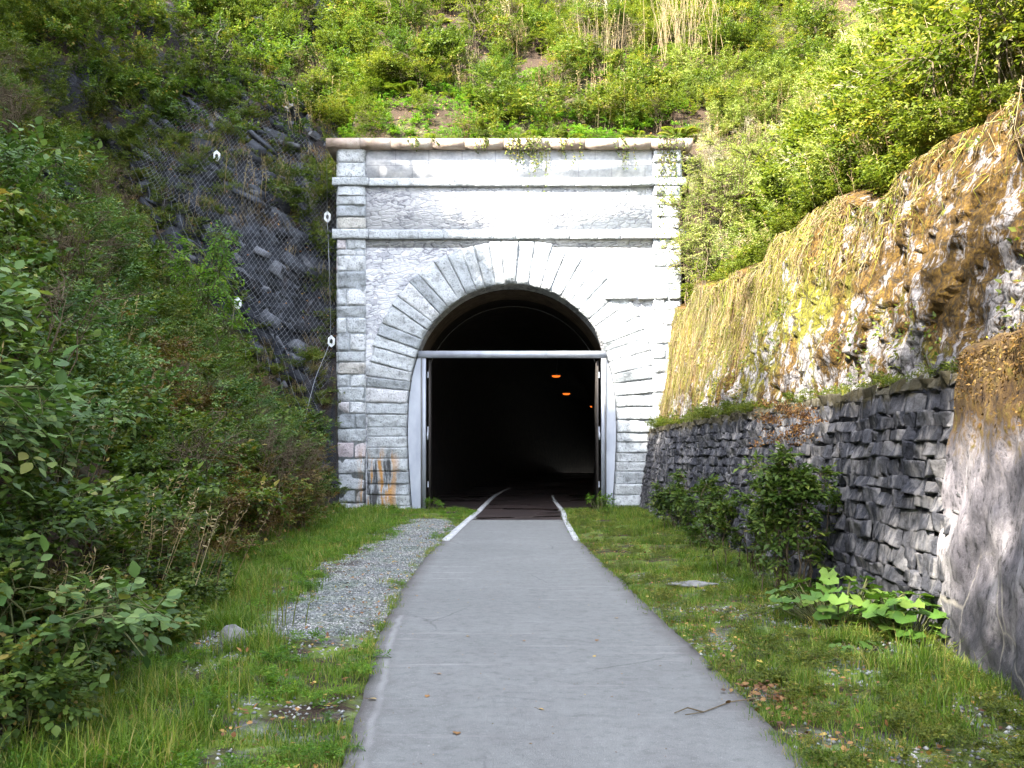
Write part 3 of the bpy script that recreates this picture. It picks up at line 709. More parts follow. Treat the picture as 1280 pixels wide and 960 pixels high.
# ------------------------------------------------------------------ tunnel lamps
lab=['orange lamp nearest the tunnel mouth, highest of the three glowing lamps','middle one of three orange lamps glowing in the tunnel','farthest orange lamp in the tunnel, close to the right gate post']
for k,(x,y) in enumerate(((1.8,40.6),(2.86,52.4),(5.42,66.4))):
    t=thing('tunnel_lamp',lab[k],'lamp',(x,y,4.7),0,'orange lamps inside the tunnel')
    a=np.linspace(0,2*math.pi,17)[:-1]; sc=.72+.1*k
    prof=[(.02,.14),(.2,.13),(.26,.06),(.26,.02)]; mb=MB()
    for c in range(3):
        r0,z0=prof[c]; r1,z1=prof[c+1]
        Vv=np.concatenate([np.c_[r0*1.0*np.cos(a),r0*.6*np.sin(a),np.full(16,z0)],np.c_[r1*np.cos(a),r1*.6*np.sin(a),np.full(16,z1)]])*sc
        i=np.arange(16); j=(i+1)%16; mb.add(Vv,np.stack([i,j,j+16,i+16],-1))
    mb.add(*tubes([(0,0,.09)],[(0.1,0,1.0)],.01,.01,5)); mb.build('housing',M['lamphouse'],t)
    mb=MB()
    prof=[(.24,.02),(.23,-.03),(.16,-.075),(.01,-.09)]
    for c in range(3):
        r0,z0=prof[c]; r1,z1=prof[c+1]
        Vv=np.concatenate([np.c_[r0*np.cos(a),r0*.6*np.sin(a),np.full(16,z0)],np.c_[r1*np.cos(a),r1*.6*np.sin(a),np.full(16,z1)]])*sc
        mb.add(Vv,np.stack([i,j,j+16,i+16],-1))
    mb.build('lens',M['glow'],t)

# ------------------------------------------------------------------ right-hand walls
t_lw=thing('retaining_wall','low dark grey-blue coursed stone retaining wall streaked with lime on the right','retaining wall',(3.6,16,0))
mb=MB(); z=-.05; NW=nz(np.array([-1,0,.12]))
LX=lambda y,z: 3.42+.13*z+.05*math.sin(y*.5)
while z<2.12:
    h=rng.uniform(.11,.19); z1=min(z+h,2.18); y=7.2+rng.uniform(0,.2)
    while y<27:
        L=rng.uniform(.14,.42); y1=min(y+L,27.02)
        j=lambda: rng.uniform(-.03,.03)
        q=[(LX(y,z),y+j(),z+j()),(LX(y1,z),y1+j(),z+j()),(LX(y1,z1),y1+j(),z1+j()),(LX(y,z1),y+j(),z1+j())]
        block(mb,q,NW,.0+rng.uniform(0,.028),rng.random(),.006,lo=-.004,gap=.004,hewn=.03); y=y1
    z=z1
V,Fs,r=mb.data(); mesh_obj('stonework',V-[3.6,16,0],Fs,r,M['darkwall'],t_lw)
mb=MB()
yy=np.linspace(7.0,27.1,90)
rows=[[(LX(y,-.3)+.035,y,-.3) for y in yy],[(LX(y,2.15)+.035,y,2.13) for y in yy],[(4.7,y,2.17) for y in yy]]
Vv=np.array(sum(rows,[])); i=np.arange(89); mb.add(Vv,np.concatenate([np.stack([i,i+1,i+91,i+90],-1),np.stack([i+90,i+91,i+181,i+180],-1)]),.3)
V,Fs,r=mb.data(); mesh_obj('mortar_core',V-[3.6,16,0],Fs,r,M['darkwall'],t_lw)

def cell(x,y,s):
    """stepped cellular relief: every cell has a level of its own, the steps between them are steep"""
    x=np.asarray(x,float)+.3*fbm(np.asarray(x)*2,np.asarray(y)*2,s+5,3); y=np.asarray(y,float)+0*x; best=np.full(x.shape,9.); val=np.zeros(x.shape); ix=np.floor(x); iy=np.floor(y)
    for dx in (-1,0,1):
        for dy in (-1,0,1):
            cx_=ix+dx; cy_=iy+dy; px_=cx_+_h(cx_,cy_,0,s); py_=cy_+_h(cx_,cy_,0,s+1); d=(px_-x)**2+(py_-y)**2
            k=d<best; best=np.where(k,d,best); tl=_h(cx_,cy_,0,s+2)+(x-px_)*(_h(cx_,cy_,0,s+3)-.5)+(y-py_)*(_h(cx_,cy_,0,s+4)-.5); val=np.where(k,tl,val)
    return val
def upper_face(y,z):
    X0=3.92+.16*(z-2.1)
    d=fbm(y*.55,z*.9,61,3)*.3+cell(y*2.1+z*.45,z*2.9,67)*.10+fbm(y*2.2,z*1.6,73,3)*.16+fbm(y*8,z*8,71,4)*.13
    return X0+d
def upper_top(y): return 4.95+.5*fbm(y*.5,y*0,77,4)*1.6+np.interp(y,[0,8,20,27],[-.35,-.3,.25,.6])
yy=np.concatenate([np.arange(-8,5,.3),np.arange(5,27.05,.09)]); tt=np.linspace(0,1,60)
Yg=np.repeat(yy[:,None],60,1); Zg=2.0+(upper_top(yy)[:,None]-2.0)*tt
Xg=upper_face(Yg,Zg)
# cap rows running back into the slope
Xg=np.concatenate([Xg,Xg[:,-1:]+.25,np.full((len(yy),1),5.3)],1); Yg=np.concatenate([Yg,Yg[:,-1:],Yg[:,-1:]],1); Zg=np.concatenate([Zg,Zg[:,-1:]+.1,Zg[:,-1:]+.2],1)
k=62; i=(np.arange(len(yy)-1)[:,None]*k+np.arange(k-1)[None]).ravel()
tag(mesh_obj('mossy_wall',np.stack([Xg.ravel(),Yg.ravel(),Zg.ravel()],-1),[np.stack([i,i+1,i+k+1,i+k],-1)],np.zeros(Xg.size),M['mossrock'],smooth=False),
    'tall rough upper wall covered with orange and yellow moss above the dark retaining wall','wall')

# nearest pier of the wall
yy=np.linspace(1.0,8.05,110); zz=np.linspace(-.2,2.28,50)
bx=lambda y: np.interp(y,[1,3.5,5.8,8.05],[2.75,2.78,3.0,3.40])
Yg,Zg=np.meshgrid(yy,zz,indexing='ij'); Xg=bx(Yg)+.085*Zg+fbm(Yg*.9,Zg*.9,81,5)*.16+fbm(Yg*4,Zg*4,83,5)*.09
Zg=Zg+ (Zg>2.2)*fbm(Yg*1.5,Yg*0,85,3)*.12
# crisp rounded far corner, top and far return
Xe=np.concatenate([Xg,Xg[:,-1:]+.06,np.full((110,1),4.6)],1); Ye=np.concatenate([Yg,Yg[:,-1:],Yg[:,-1:]],1); Ze=np.concatenate([Zg,Zg[:,-1:]+.05,Zg[:,-1:]+.12],1)
Vv=np.stack([Xe.ravel(),Ye.ravel(),Ze.ravel()],-1); k=52; i=(np.arange(109)[:,None]*k+np.arange(k-1)[None]).ravel(); Fq=[np.stack([i,i+1,i+k+1,i+k],-1)]
ret=Vv[-k:]; a=ret+np.array([.03,.05,0]); b=ret.copy(); b[:,0]=4.6; b[:,1]+=.06
mbB=MB(); mbB.add(Vv,Fq,0); mbB.add(np.concatenate([ret,a,b]),np.concatenate([np.stack([np.arange(k-1),np.arange(k-1)+1,np.arange(k-1)+k+1,np.arange(k-1)+k],-1)+o for o in (0,k)]),0)
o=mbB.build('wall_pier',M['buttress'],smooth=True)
tag(o,'pale lime-washed battered wall pier with brown mossy top at the right edge','wall pier')

mb=MB(); n=2600; y=rng.uniform(3.5,8.0,n); dz=np.abs(rng.normal(0,.22,n)); onface=rng.random(n)<.7
z=np.where(onface,2.3-dz,2.36); xx=np.where(onface,bx(y)+.085*z+fbm(y*.9,z*.9,81,5)*.16+fbm(y*4,z*4,83,5)*.09-.015,bx(y)+.2+rng.uniform(0,.5,n))
addleaves(mb,np.c_[xx,y,z],rdir(n)+[-.4,0,-.3],rdir(n)+[-.8,0,.6],rng.uniform(.015,.045,n),rng.uniform(.008,.02,n),rng.random(n)*np.where(onface,.5,1))
tag(mb.build('pier_moss',M['mossbrown']),'thick brown and yellow moss on top of the wall pier','moss',kind='stuff')
# ------------------------------------------------------------------ rockfall netting on the left rock face
def rock_y(x,z):
    y=np.full(x.shape,19.0); done=np.zeros(x.shape,bool)
    for s_ in np.arange(19,34,.1):
        hit=(~done)&(H(x,np.full(x.shape,s_))>=z); y[hit]=s_; done|=hit
    y[~done]=34
    return y
gx=np.arange(-12,-4.6,.25); gz=np.arange(1.0,14,.25); GX,GZ=np.meshgrid(gx,gz,indexing='ij')
GYy=rock_y(GX,GZ)
GS=GYy.copy()
for _ in range(7):
    p=np.pad(GS,1,mode='edge'); sm=(p[:-2,1:-1]+p[2:,1:-1]+p[1:-1,:-2]+p[1:-1,2:])/4; GS=np.minimum(sm,GYy)
def net_pt(x,z):
    fx=np.clip((x-gx[0])/.25,0,len(gx)-1.001); fz=np.clip((z-gz[0])/.25,0,len(gz)-1.001); ix=fx.astype(int); iz=fz.astype(int); fx=fx-ix; fz=fz-iz
    y=(GS[ix,iz]*(1-fx)+GS[ix+1,iz]*fx)*(1-fz)+(GS[ix,iz+1]*(1-fx)+GS[ix+1,iz+1]*fx)*fz
    return np.stack([x,y-.26,z],-1)
def in_net(x,z): return (x<-4.85)&(x>-10.6+.25*np.sin(z))&(z>1.6)&(z<np.interp(x,[-11,-9,-7,-5,-4.7],[12.3,12.8,12,9.9,9.4]))
mb=MB(); pitch=.108
for sgn in (1,-1):
    for c in np.arange(-30,30,pitch*1.15):
        tz=np.arange(1,14,.16); x=c+sgn*tz*.62; z_=tz
        ok=in_net(x,z_)
        if ok.sum()<2: continue
        Pn=net_pt(x,z_); seg_ok=ok[:-1]&ok[1:]&(np.linalg.norm(np.diff(Pn,axis=0),axis=1)<.42)
        if seg_ok.any(): mb.add(*tubes(Pn[:-1][seg_ok],Pn[1:][seg_ok],.0026,.0026,3))
tn=mb.build('rockfall_netting',M['wire']); tag(tn,'diamond mesh steel netting hung over the dark rock left of the portal','netting')
def broken_rock():
    mb=MB(); r_=np.random.default_rng(77); n=0
    base=np.array([[x,y,z] for x in (-1,1) for y in (-1,1) for z in (-1,1)],float)
    while n<1300:
        x=r_.uniform(-12,-5.35); z=r_.uniform(1.5,13.5)
        y=float(GYy[min(int((x-gx[0])/.25),len(gx)-1),min(int((z-gz[0])/.25),len(gz)-1)])
        if y>33: continue
        sc=np.array([r_.uniform(.1,.34),r_.uniform(.1,.2),r_.uniform(.03,.13)])*r_.choice([.6,.9,1.3])*min(1,(-x-4.6)/1.2)
        V=base*sc*(1+.9*(r_.random((8,3))-.5)); a,b_,c_=r_.normal(.6,.2),r_.normal(0,.35),r_.normal(0,.3)
        Ry=np.array([[math.cos(a),0,math.sin(a)],[0,1,0],[-math.sin(a),0,math.cos(a)]]); Rz=np.array([[math.cos(b_),-math.sin(b_),0],[math.sin(b_),math.cos(b_),0],[0,0,1]])
        V=V@(Rz@Ry).T+[x,y+.16,z]; mb.add(V,BOXF,r_.random()); n+=1
    o=mb.build('broken_rock',M['slate']); tag(o,'angular dark slate breaking out of the netted rock face','rock',kind='stuff')
broken_rock()
# anchor plates and the edge cable
def front_pt(u,v):                                            # where the sight line of that feature meets the net
    best=None
    for y in np.arange(18,34,.05):
        x=(u-640)/1244*y; z=1.5+(568-v)/1244*y
        q=net_pt(np.array([x]),np.array([z]))[0]
        if q[1]<=y: return np.array([x,q[1]-.06,z])
    return np.array([x,27,z])
labs=['topmost white anchor plate high on the netted rock face','white anchor plate on the edge cable beside the upper portal pilaster','white anchor plate low in the middle of the netting','lowest white anchor plate beside the portal pilaster']
AP=[]
for (u,v),lb in zip(((272,196),(410,272),(299,380),(415,427)),labs):
    p=front_pt(u,v); p[0]=min(p[0],-4.86); AP.append(p); t=thing('anchor_plate',lb,'anchor plate',tuple(p),0,'anchor plates on the rock netting')
    mb=MB(); o_=np.array([[0,.17],[.10,.07],[.09,-.09],[0,-.17],[-.10,-.07],[-.09,.09]]); i_=o_*.42
    for yv in (-.02,.0):
        Vv=np.concatenate([np.c_[o_[:,0],np.full(6,yv),o_[:,1]],np.c_[i_[:,0],np.full(6,yv),i_[:,1]]]); i=np.arange(6); j=(i+1)%6; mb.add(Vv,np.stack([i,j,j+6,i+6],-1))
    for w_ in (o_,i_):
        Vv=np.concatenate([np.c_[w_[:,0],np.full(6,-.02),w_[:,1]],np.c_[w_[:,0],np.full(6,0),w_[:,1]]]); mb.add(Vv,np.stack([i,j,j+6,i+6],-1))
    mb.build('plate',M['anchor'],t)
    mb=MB(); mb.add(*tubes([(0,.15,0)],[(0,-.06,0)],.022,.022,8)); mb.add(*tubes([(0,-.03,0)],[(0,-.06,0)],.04,.04,6)); mb.build('bolt',M['lamphouse'],t)
def cable(pts,name,label):
    pts=np.array(pts); s=np.linspace(0,len(pts)-1,40); Pp=np.stack([np.interp(s,np.arange(len(pts)),pts[:,k]) for k in range(3)],-1)
    Pp=smoothc(np.asarray(Pp),3); mb=MB(); mb.add(*polytube(Pp,.007,.007,5)); tag(mb.build(name,M['wire']),label,'cable')
cable([(-4.95,26.6,9.6),AP[1]+[0,-.05,0],(-4.83,26.3,6.6),AP[3]+[0,-.05,0],(-5.0,25.2,3.4),(-5.3,24.6,1.6)],'edge_cable','steel cable running down the netting edge beside the portal pilaster')

# ------------------------------------------------------------------ plant kit
def rdir(n): return nz(rng.normal(size=(n,3)))
def shrub(h=1.5,rad=.8,ns=8,tw=60,lpt=9,L=.07,W=.045,broad=False,tl=.35,up=.35,base=.08,arch=.5,thick=.012,lowest=.2):
    K=7; t=np.linspace(0,1,K); lf=MB(); st=MB()
    az=rng.uniform(0,2*math.pi,ns); out=rng.uniform(.25,1,ns)*rad; hh=h*rng.uniform(.65,1,ns)*(1-.25*(out/rad)**2)
    b0=np.c_[rng.normal(0,base,ns),rng.normal(0,base,ns),np.zeros(ns)]
    rr=t[None]**1.6; zz=np.sin(t*math.pi/2*(1))[None]*(1)-arch*.25*t[None]**3
    S=np.stack([b0[:,:1]+np.cos(az)[:,None]*out[:,None]*rr, b0[:,1:2]+np.sin(az)[:,None]*out[:,None]*rr, hh[:,None]*zz],-1)
    S[:,1:]+=rng.normal(0,.03*h,(ns,K-1,3))
    r=np.linspace(thick,thick*.3,K)
    for k in range(K-1): st.add(*tubes(S[:,k],S[:,k+1],r[k],r[k+1],4))
    n=tw; si=rng.integers(0,ns,n); tq=rng.uniform(lowest,1,n)**.75*(K-1.001); ki=tq.astype(int); f=(tq-ki)[:,None]
    o=S[si,ki]*(1-f)+S[si,ki+1]*f
    rad_=nz(o*[1,1,0]+1e-6); td=nz(rad_*.7+rdir(n)*.75+np.array([0,0,up])); ln=tl*rng.uniform(.5,1.2,n)*(1.15-.5*tq/(K-1))
    e=o+td*ln[:,None]; e[:,2]-=ln*.15
    st.add(*tubes(o,e,thick*.4,thick*.15,3))
    q=np.linspace(.25,1.0,lpt); Q=np.tile(q,n); ti=np.repeat(np.arange(n),lpt)
    Pp=o[ti]+(e-o)[ti]*Q[:,None]; m=len(Pp)
    side=nz(np.cross(td,[0,0,1.]))[ti]*np.where(np.tile(np.arange(lpt),n)%2,1,-1)[:,None]
    end=(Q>.97)[:,None]
    D=nz(td[ti]*.55+side*np.where(end,.1,.8)+rdir(m)*.3-np.array([0,0,.12])); N=nz(np.array([0,0,1.])+rad_[ti]*.35+rdir(m)*.45)
    sz=rng.uniform(.6,1.15,m)*np.where(end[:,0],1.15,1)
    cr=np.repeat(rng.random(n),lpt)
    addleaves(lf,Pp+side*.01,D,N,L*sz,W*sz,np.clip(.55*rng.random(m)+.45*cr,0,1),broad)
    return lf.data(), st.data()
def fern(nf=9,L=.6,w=.11):
    lf=MB(); 
    for k in range(nf):
        az=rng.uniform(0,6.28); d=np.array([math.cos(az),math.sin(az),0]); n=22; t=np.linspace(.1,1,n); l=L*rng.uniform(.7,1.1)
        Pp=d*(t*l*.9)[:,None]+np.array([0,0,1])*(l*.7*(t-.75*t*t))[:,None]
        sd=np.array([-d[1],d[0],0]); ww=w*np.sin(np.clip(t*1.05,0,1)*math.pi)**.7+.015
        for s_ in (1,-1):
            addleaves(lf,Pp,np.tile(sd*s_+d*.35,(n,1)),np.tile([0,0,1.],(n,1)),ww*1.3,.034,rng.random()*.6+rng.random(n)*.3,False,.05,.1)
        lf.add(*polytube(Pp[::4],.004,.002,3),.9)
    return lf.data()
def tuft(n=60,L=.25,spread=.08,lean=.5,w=.006,seg=3):
    """a tuft of curved grass blades"""
    az=rng.uniform(0,6.28,n); b=rng.normal(0,spread,(n,2)); l=L*rng.uniform(.5,1.1,n); le=rng.uniform(.1,1,n)*lean
    d=np.c_[np.cos(az),np.sin(az),np.zeros(n)]; sd=np.c_[-np.sin(az),np.cos(az),np.zeros(n)]
    t=np.linspace(0,1,seg+1); Vs=[]
    for k,tk in enumerate(t):
        c=np.c_[b,np.zeros(n)]+d*(le*l*tk**1.8)[:,None]+np.array([0,0,1.])*(l*(tk-.35*le*tk**2.2))[:,None]
        ww=w*(1-tk**1.5)+.0006
        Vs+= [c-sd*ww/2,c+sd*ww/2]
    V=np.stack(Vs,1).reshape(-1,3); m=2*(seg+1); bb=(np.arange(n)*m)[:,None]
    F=np.concatenate([bb+[2*k,2*k+1,2*k+3,2*k+2] for k in range(seg)],1).reshape(-1,4)
    return V,[F],np.repeat(rng.random(n),m)
def drystems(n=14,h=1.2,spread=.25,r=.004,heads=True):
    mb=MB(); b=np.c_[rng.normal(0,spread,(n,2)),np.zeros(n)]; l=h*rng.uniform(.6,1.05,n); a=rng.normal(0,.12,(n,2))
    m1=b+np.c_[a*l[:,None]*.4,l*.5]; e=b+np.c_[a*l[:,None]*1.2,l]
    mb.add(*tubes(b,m1,r,r*.8,3)); mb.add(*tubes(m1,e,r*.8,r*.4,3))
    if heads:
        k=10; q=np.tile(np.linspace(.55,1,k),n); i=np.repeat(np.arange(n),k); Pp=m1[i]+(e-m1)[i]*((q-.5)*2)[:,None]
        addleaves(mb,Pp,rdir(n*k)+[0,0,.5],rdir(n*k),.05,.012,rng.random(n*k))
    V,F,_=mb.data(); return V,F,np.full(len(V),rng.random())
def rotz(a,s=1,tilt=(0,0)):
    c,n_=math.cos(a),math.sin(a); Rz=np.array([[c,-n_,0],[n_,c,0],[0,0,1]])*s
    T=np.array([[1,0,tilt[0]],[0,1,tilt[1]],[0,0,1]]); return T@Rz

rng=np.random.default_rng(11)
PR_={}
PR_['bram']=[shrub(1.1,.75,8,62,7,.085,.06,False,.3,.3,.1,1.0) for _ in range(4)]
PR_['bush']=[shrub(1.5,.8,9,120,9,.06,.04,False,.32,.45) for _ in range(4)]
PR_['small']=[shrub(1.0,.7,9,130,10,.042,.024,False,.26,.5) for _ in range(4)]
PR_['hb']=[shrub(1.5,.85,9,120,8,.085,.055,False,.36,.45) for _ in range(4)]
PR_['low']=[shrub(.45,.5,9,60,8,.055,.036,False,.2,.5,.15) for _ in range(4)]
PR_['near']=[shrub(1.2,.7,9,75,7,.085,.062,True,.3,.25,.1,1.0,.009) for _ in range(3)]
PR_['tall']=[shrub(2.4,1.1,11,230,10,.06,.04,False,.45,.5,.15) for _ in range(3)]
PR_['fern']=[(fern(),None) for _ in range(3)]
PR_['dryc']=[(drystems(16,.7,.2,.004),None) for _ in range(4)]
PR_['tuftl']=[(tuft(70,.38,.12,.9,.008),None) for _ in range(3)]

def scatter(name,label,cat,protos,pts,mat_,smin=.7,smax=1.2,lean=.35,stemmat='stem',zoff=-.05,shift=None,stems=True):
    """countless undergrowth: one object"""
    A=MB()
    pts=np.asarray(pts); nn=Hn(pts[:,0],pts[:,1]); z=H(pts[:,0],pts[:,1])
    for k in range(len(pts)):
        pr=protos[rng.integers(len(protos))]; s=rng.uniform(smin,smax); tl=nn[k]*lean
        Mx=rotz(rng.uniform(0,6.28),s,(tl[0],tl[1])); sh=rng.uniform(-.22,.22) if shift is None else shift
        loc=(pts[k,0],pts[k,1],z[k]+zoff)
        A.addm(pr[0],Mx,loc,sh)
    return tag(A.build(name,mat_),label,cat,kind='stuff')
def twigs(name,label,protos,pts,mt='stem',smin=.7,smax=1.3):
    A=MB(); nn=Hn(pts[:,0],pts[:,1]); z=H(pts[:,0],pts[:,1])
    for k in range(len(pts)): A.addm(protos[rng.integers(len(protos))][1],rotz(rng.uniform(0,6.28),rng.uniform(smin,smax),tuple(nn[k][:2]*.35)),(pts[k,0],pts[k,1],z[k]))
    tag(A.build(name,M[mt]),label,'twigs',kind='stuff')
def region(n,x0,x1,y0,y1,cond=None,pw=1):
    out=[]
    tot=0
    while tot<n:
        x=rng.uniform(x0,x1,n*3); y=y0+(y1-y0)*rng.random(n*3)**pw
        ok=np.ones(len(x),bool) if cond is None else cond(x,y)
        p=np.c_[x,y][ok]; out.append(p); tot+=len(p)
        if len(out)>50: break
    return np.concatenate(out)[:n]
fl_=lambda y: np.interp(y,FLy,FLx)
infr=lambda x,y: (np.abs(x)<.60*y+1.2)
backstart=lambda x: 25.0+.24*(x+4.75)
leftbank=lambda x,y: (x<fl_(y)-.25)&(y<backstart(x))&infr(x,y)&(H(x,y)<1.5+.56*y)
dens=lambda x,y,s,lo: fbm(x*.6,y*.6,s,3)>lo

# left bank
scatter('bank_undergrowth','dense dark green brambles covering the left bank','undergrowth',PR_['bram'],region(330,-14,-2.4,4.5,25,leftbank),M['leaf_deep'],.6,1.15)
scatter('bank_foliage','blue-green leafy bushes among the brambles of the left bank','undergrowth',PR_['bush'],region(120,-14,-2.6,6,25,lambda x,y: leftbank(x,y)&(x<fl_(y)-.7)&dens(x,y,91,0)),M['leaf_blue'],.5,1.0)
scatter('bank_foot_brambles','dark bramble leaves hanging low over the left bank foot','brambles',PR_['near'],region(34,-3.6,-2.3,4.4,10,lambda x,y:(x<fl_(y)+.12)&(x>fl_(y)-.6)),M['leaf_deep'],.35,.6)
scatter('bank_ground_cover','olive low plants creeping over the left bank','ground cover',PR_['low'],region(420,-14,-2.4,4.5,25,leftbank),M['leaf_olive'],.6,1.2)
scatter('bank_dry_bracken','brown dry bracken and old stems hanging on the left bank','bracken',PR_['low'],region(190,-9,-2.8,7,25,lambda x,y: leftbank(x,y)&(y>11.5)&(x>fl_(y)-3.4)),M['bracken'],.6,1.1)
scatter('bank_dry_stems','thin tan dead stems standing in the left bank growth','dry stems',PR_['dryc'],region(120,-12,-2.5,5,25,leftbank),M['dry'],.6,1.2)
scatter('bank_yellow_leafage','yellowish leafage catching light on the left bank','undergrowth',PR_['bush'],region(120,-14,-2.8,6,25,lambda x,y: leftbank(x,y)&dens(x,y,93,.02)),M['leaf_olive'],.45,.9)
scatter('bank_foot_bracken','brown dry growth overhanging the foot of the left bank','bracken',PR_['bush'],region(46,-6.2,-3.5,12,23.5,lambda x,y: (x<fl_(y)-.1)&(x>fl_(y)-2.2)),M['bracken'],.45,.85)
# rock face ledges
rockz=lambda x,y: (x<-4.9)&(y>=backstart(x)-.3)&infr(x,y)
scatter('rock_ledge_plants','small green plants rooted on the ledges of the netted rock','rock plants',PR_['low'],region(620,-13,-4.95,22,30,lambda x,y: rockz(x,y)&(dens(x,y,97,-.02))&(H(x,y)<12.5)),M['leaf_olive'],.5,1.0,.6)
scatter('rock_ledge_grass','dry tan grass on the ledges of the netted rock','dry grass',PR_['dryc'],region(150,-12,-4.95,22,30,lambda x,y: rockz(x,y)&(H(x,y)<12)),M['dry'],.4,.8,.6)
scatter('rock_top_scrub','green scrub on the slope above the netted rock','undergrowth',PR_['bush'],region(380,-22,-4.9,26,44,lambda x,y: rockz(x,y)&(H(x,y)>11.0)&(H(x,y)<2.5+.5*y)),M['leaf_olive'],.7,1.3)
scatter('rock_top_leafage','deep green leafage in the scrub above the netted rock','undergrowth',PR_['bram'],region(260,-22,-4.9,26,44,lambda x,y: rockz(x,y)&(H(x,y)>10.5)&(H(x,y)<2.5+.5*y)),M['leaf_deep'],.8,1.4)
# hillside above the portal
hill=lambda x,y: ~((x>.3)&(x<1.3)&(y>31.3)&(y<33.0))&(y>28.0)&infr(x,y)&(H(x,y)<2.5+.5*y)
scatter('hillside_scrub','yellow-green scrub covering the hillside above the portal','scrub',PR_['small'],region(470,-6,12,28.1,42,lambda x,y: hill(x,y)&dens(x,y,101,-.02)),M['leaf_yellow'],.7,1.4)
scatter('hillside_leafage','olive leafage on the hillside above the portal','scrub',PR_['hb'],region(360,-7,14,28.3,42,lambda x,y: hill(x,y)&dens(x,y,105,-.02)),M['leaf_olive'],.5,1.1)
scatter('hillside_big_bushes','large olive and green bushes with dark gaps between them above the portal','bushes',PR_['tall'],region(64,-9,8,30,42,lambda x,y: hill(x,y)&dens(x,y,109,-.02)),M['leaf_deep'],.5,.95)
scatter('hillside_low_growth','fresh green low growth just behind the portal coping','ground cover',PR_['low'],region(330,-4.8,5.2,27.95,31.5,lambda x,y: (y>27.95)&(np.abs(x)<5.2)),M['leaf_bright'],.5,.95,.2)
scatter('hillside_ferns','pale green ferns spread over the hillside','ferns',PR_['fern'],region(70,-5,10,28,36,hill),M['leaf_yellow'],.8,1.5)
scatter('hillside_dry_stems','dead tan stems among the hillside scrub','dry stems',PR_['dryc'],region(150,-8,12,28.3,40,hill),M['dry'],.8,1.8)
# slope above the mossy wall
rs=lambda x,y: (x>5.0)&(y<30)&infr(x,y)&(H(x,y)<2.5+.52*y)
scatter('slope_pale_growth','pale fluffy sunlit growth on the right slope beside the portal','scrub',PR_['small'],region(420,4.8,17,12,30,lambda x,y: rs(x,y)&(y>11)),M['leaf_pale'],.7,1.4)
scatter('slope_brambles','yellow-green brambles covering the right slope above the mossy wall','brambles',PR_['hb'],region(170,4.9,12,7,19,lambda x,y: rs(x,y)),M['leaf_yellow'],.6,1.1)
scatter('slope_dry_grass','dry straw on the right slope above the mossy wall','dry grass',PR_['dryc'],region(420,4.8,12,8,29,lambda x,y: rs(x,y)),M['dry'],.7,1.5)

twigs('bank_twigs','bare brown twigs showing among the left bank growth',PR_['tall'],region(60,-12,-2.8,6,25,leftbank),'stem',.5,.8)
twigs('hillside_twigs','bare pale twigs showing among the hillside scrub',PR_['tall'],region(26,-8,12,28.5,40,hill),'stem',.5,.8)
twigs('slope_twigs','bare pale twigs showing on the right slope',PR_['tall'],region(34,5,12,10,29,rs),'stem_pale',.4,.7)
# fringe over the top of the mossy wall and strands hanging down it
mb=MB(); n=4600; y=6+21*rng.random(n)**.45; zt_=upper_top(y); L=rng.gamma(2.0,.3,n)*np.interp(y,[6,12,16,22,27],[.25,.4,.6,1.1,1.5])
start=zt_+.02-rng.random(n)**2*np.interp(y,[6,14,27],[.6,1.0,2.6]); start=np.maximum(start,2.35); L=np.minimum(L,start-2.2); L=np.maximum(L,.08)
P0=np.c_[upper_face(y,start)-.03,y,start]; y2=y+rng.normal(0,.05,n)-L*.12; z2=start-L*.5; z3=start-L
P1=np.c_[upper_face(y2,z2)-rng.uniform(.03,.12,n),y2,z2]; y3=y2+rng.normal(0,.04,n); P2=np.c_[upper_face(y3,z3)-rng.uniform(.02,.10,n),y3,z3]
V1,F1=tubes(P0,P1,.0042,.0036,3); V2,F2=tubes(P1,P2,.0036,.0015,3); rr=np.repeat(rng.random(n),6)
sel=rng.random(n)<.62
def pick(V,Fm,s): 
    k=np.repeat(s,6); idx=np.cumsum(k)-1; return V[k], idx[Fm[np.repeat(s,3)]], rr[k]
for s_,m_,nm,lb,ct in ((sel,M['dry'],'hanging_dry_grass','straw coloured dead grass hanging down the mossy wall','dry grass'),(~sel,M['mossleaf'],'hanging_moss','yellow-green moss strands hanging down the mossy wall','moss')):
    mb=MB(); 
    for (V_,F_) in ((V1,F1),(V2,F2)): a,b,c=pick(V_,F_,s_); mb.add(a,b,c)
    # leaf flakes that give the strands body
    n2=2600; q=rng.integers(0,n,n2); yy=y[q]+rng.normal(0,.12,n2); zz=np.clip(start[q]-rng.random(n2)*L[q],2.3,9)
    ok=(zz<upper_top(yy)); yy=yy[ok]; zz=zz[ok]; Pq=np.c_[upper_face(yy,zz)-.04,yy,zz]; k=len(yy)
    addleaves(mb,Pq,rdir(k)*.5+[-.5,0,-.6],rdir(k)+[-1,0,.6],rng.uniform(.03,.08,k),rng.uniform(.012,.028,k),rng.random(k))
    tag(mb.build(nm,m_),lb,ct,kind='stuff')
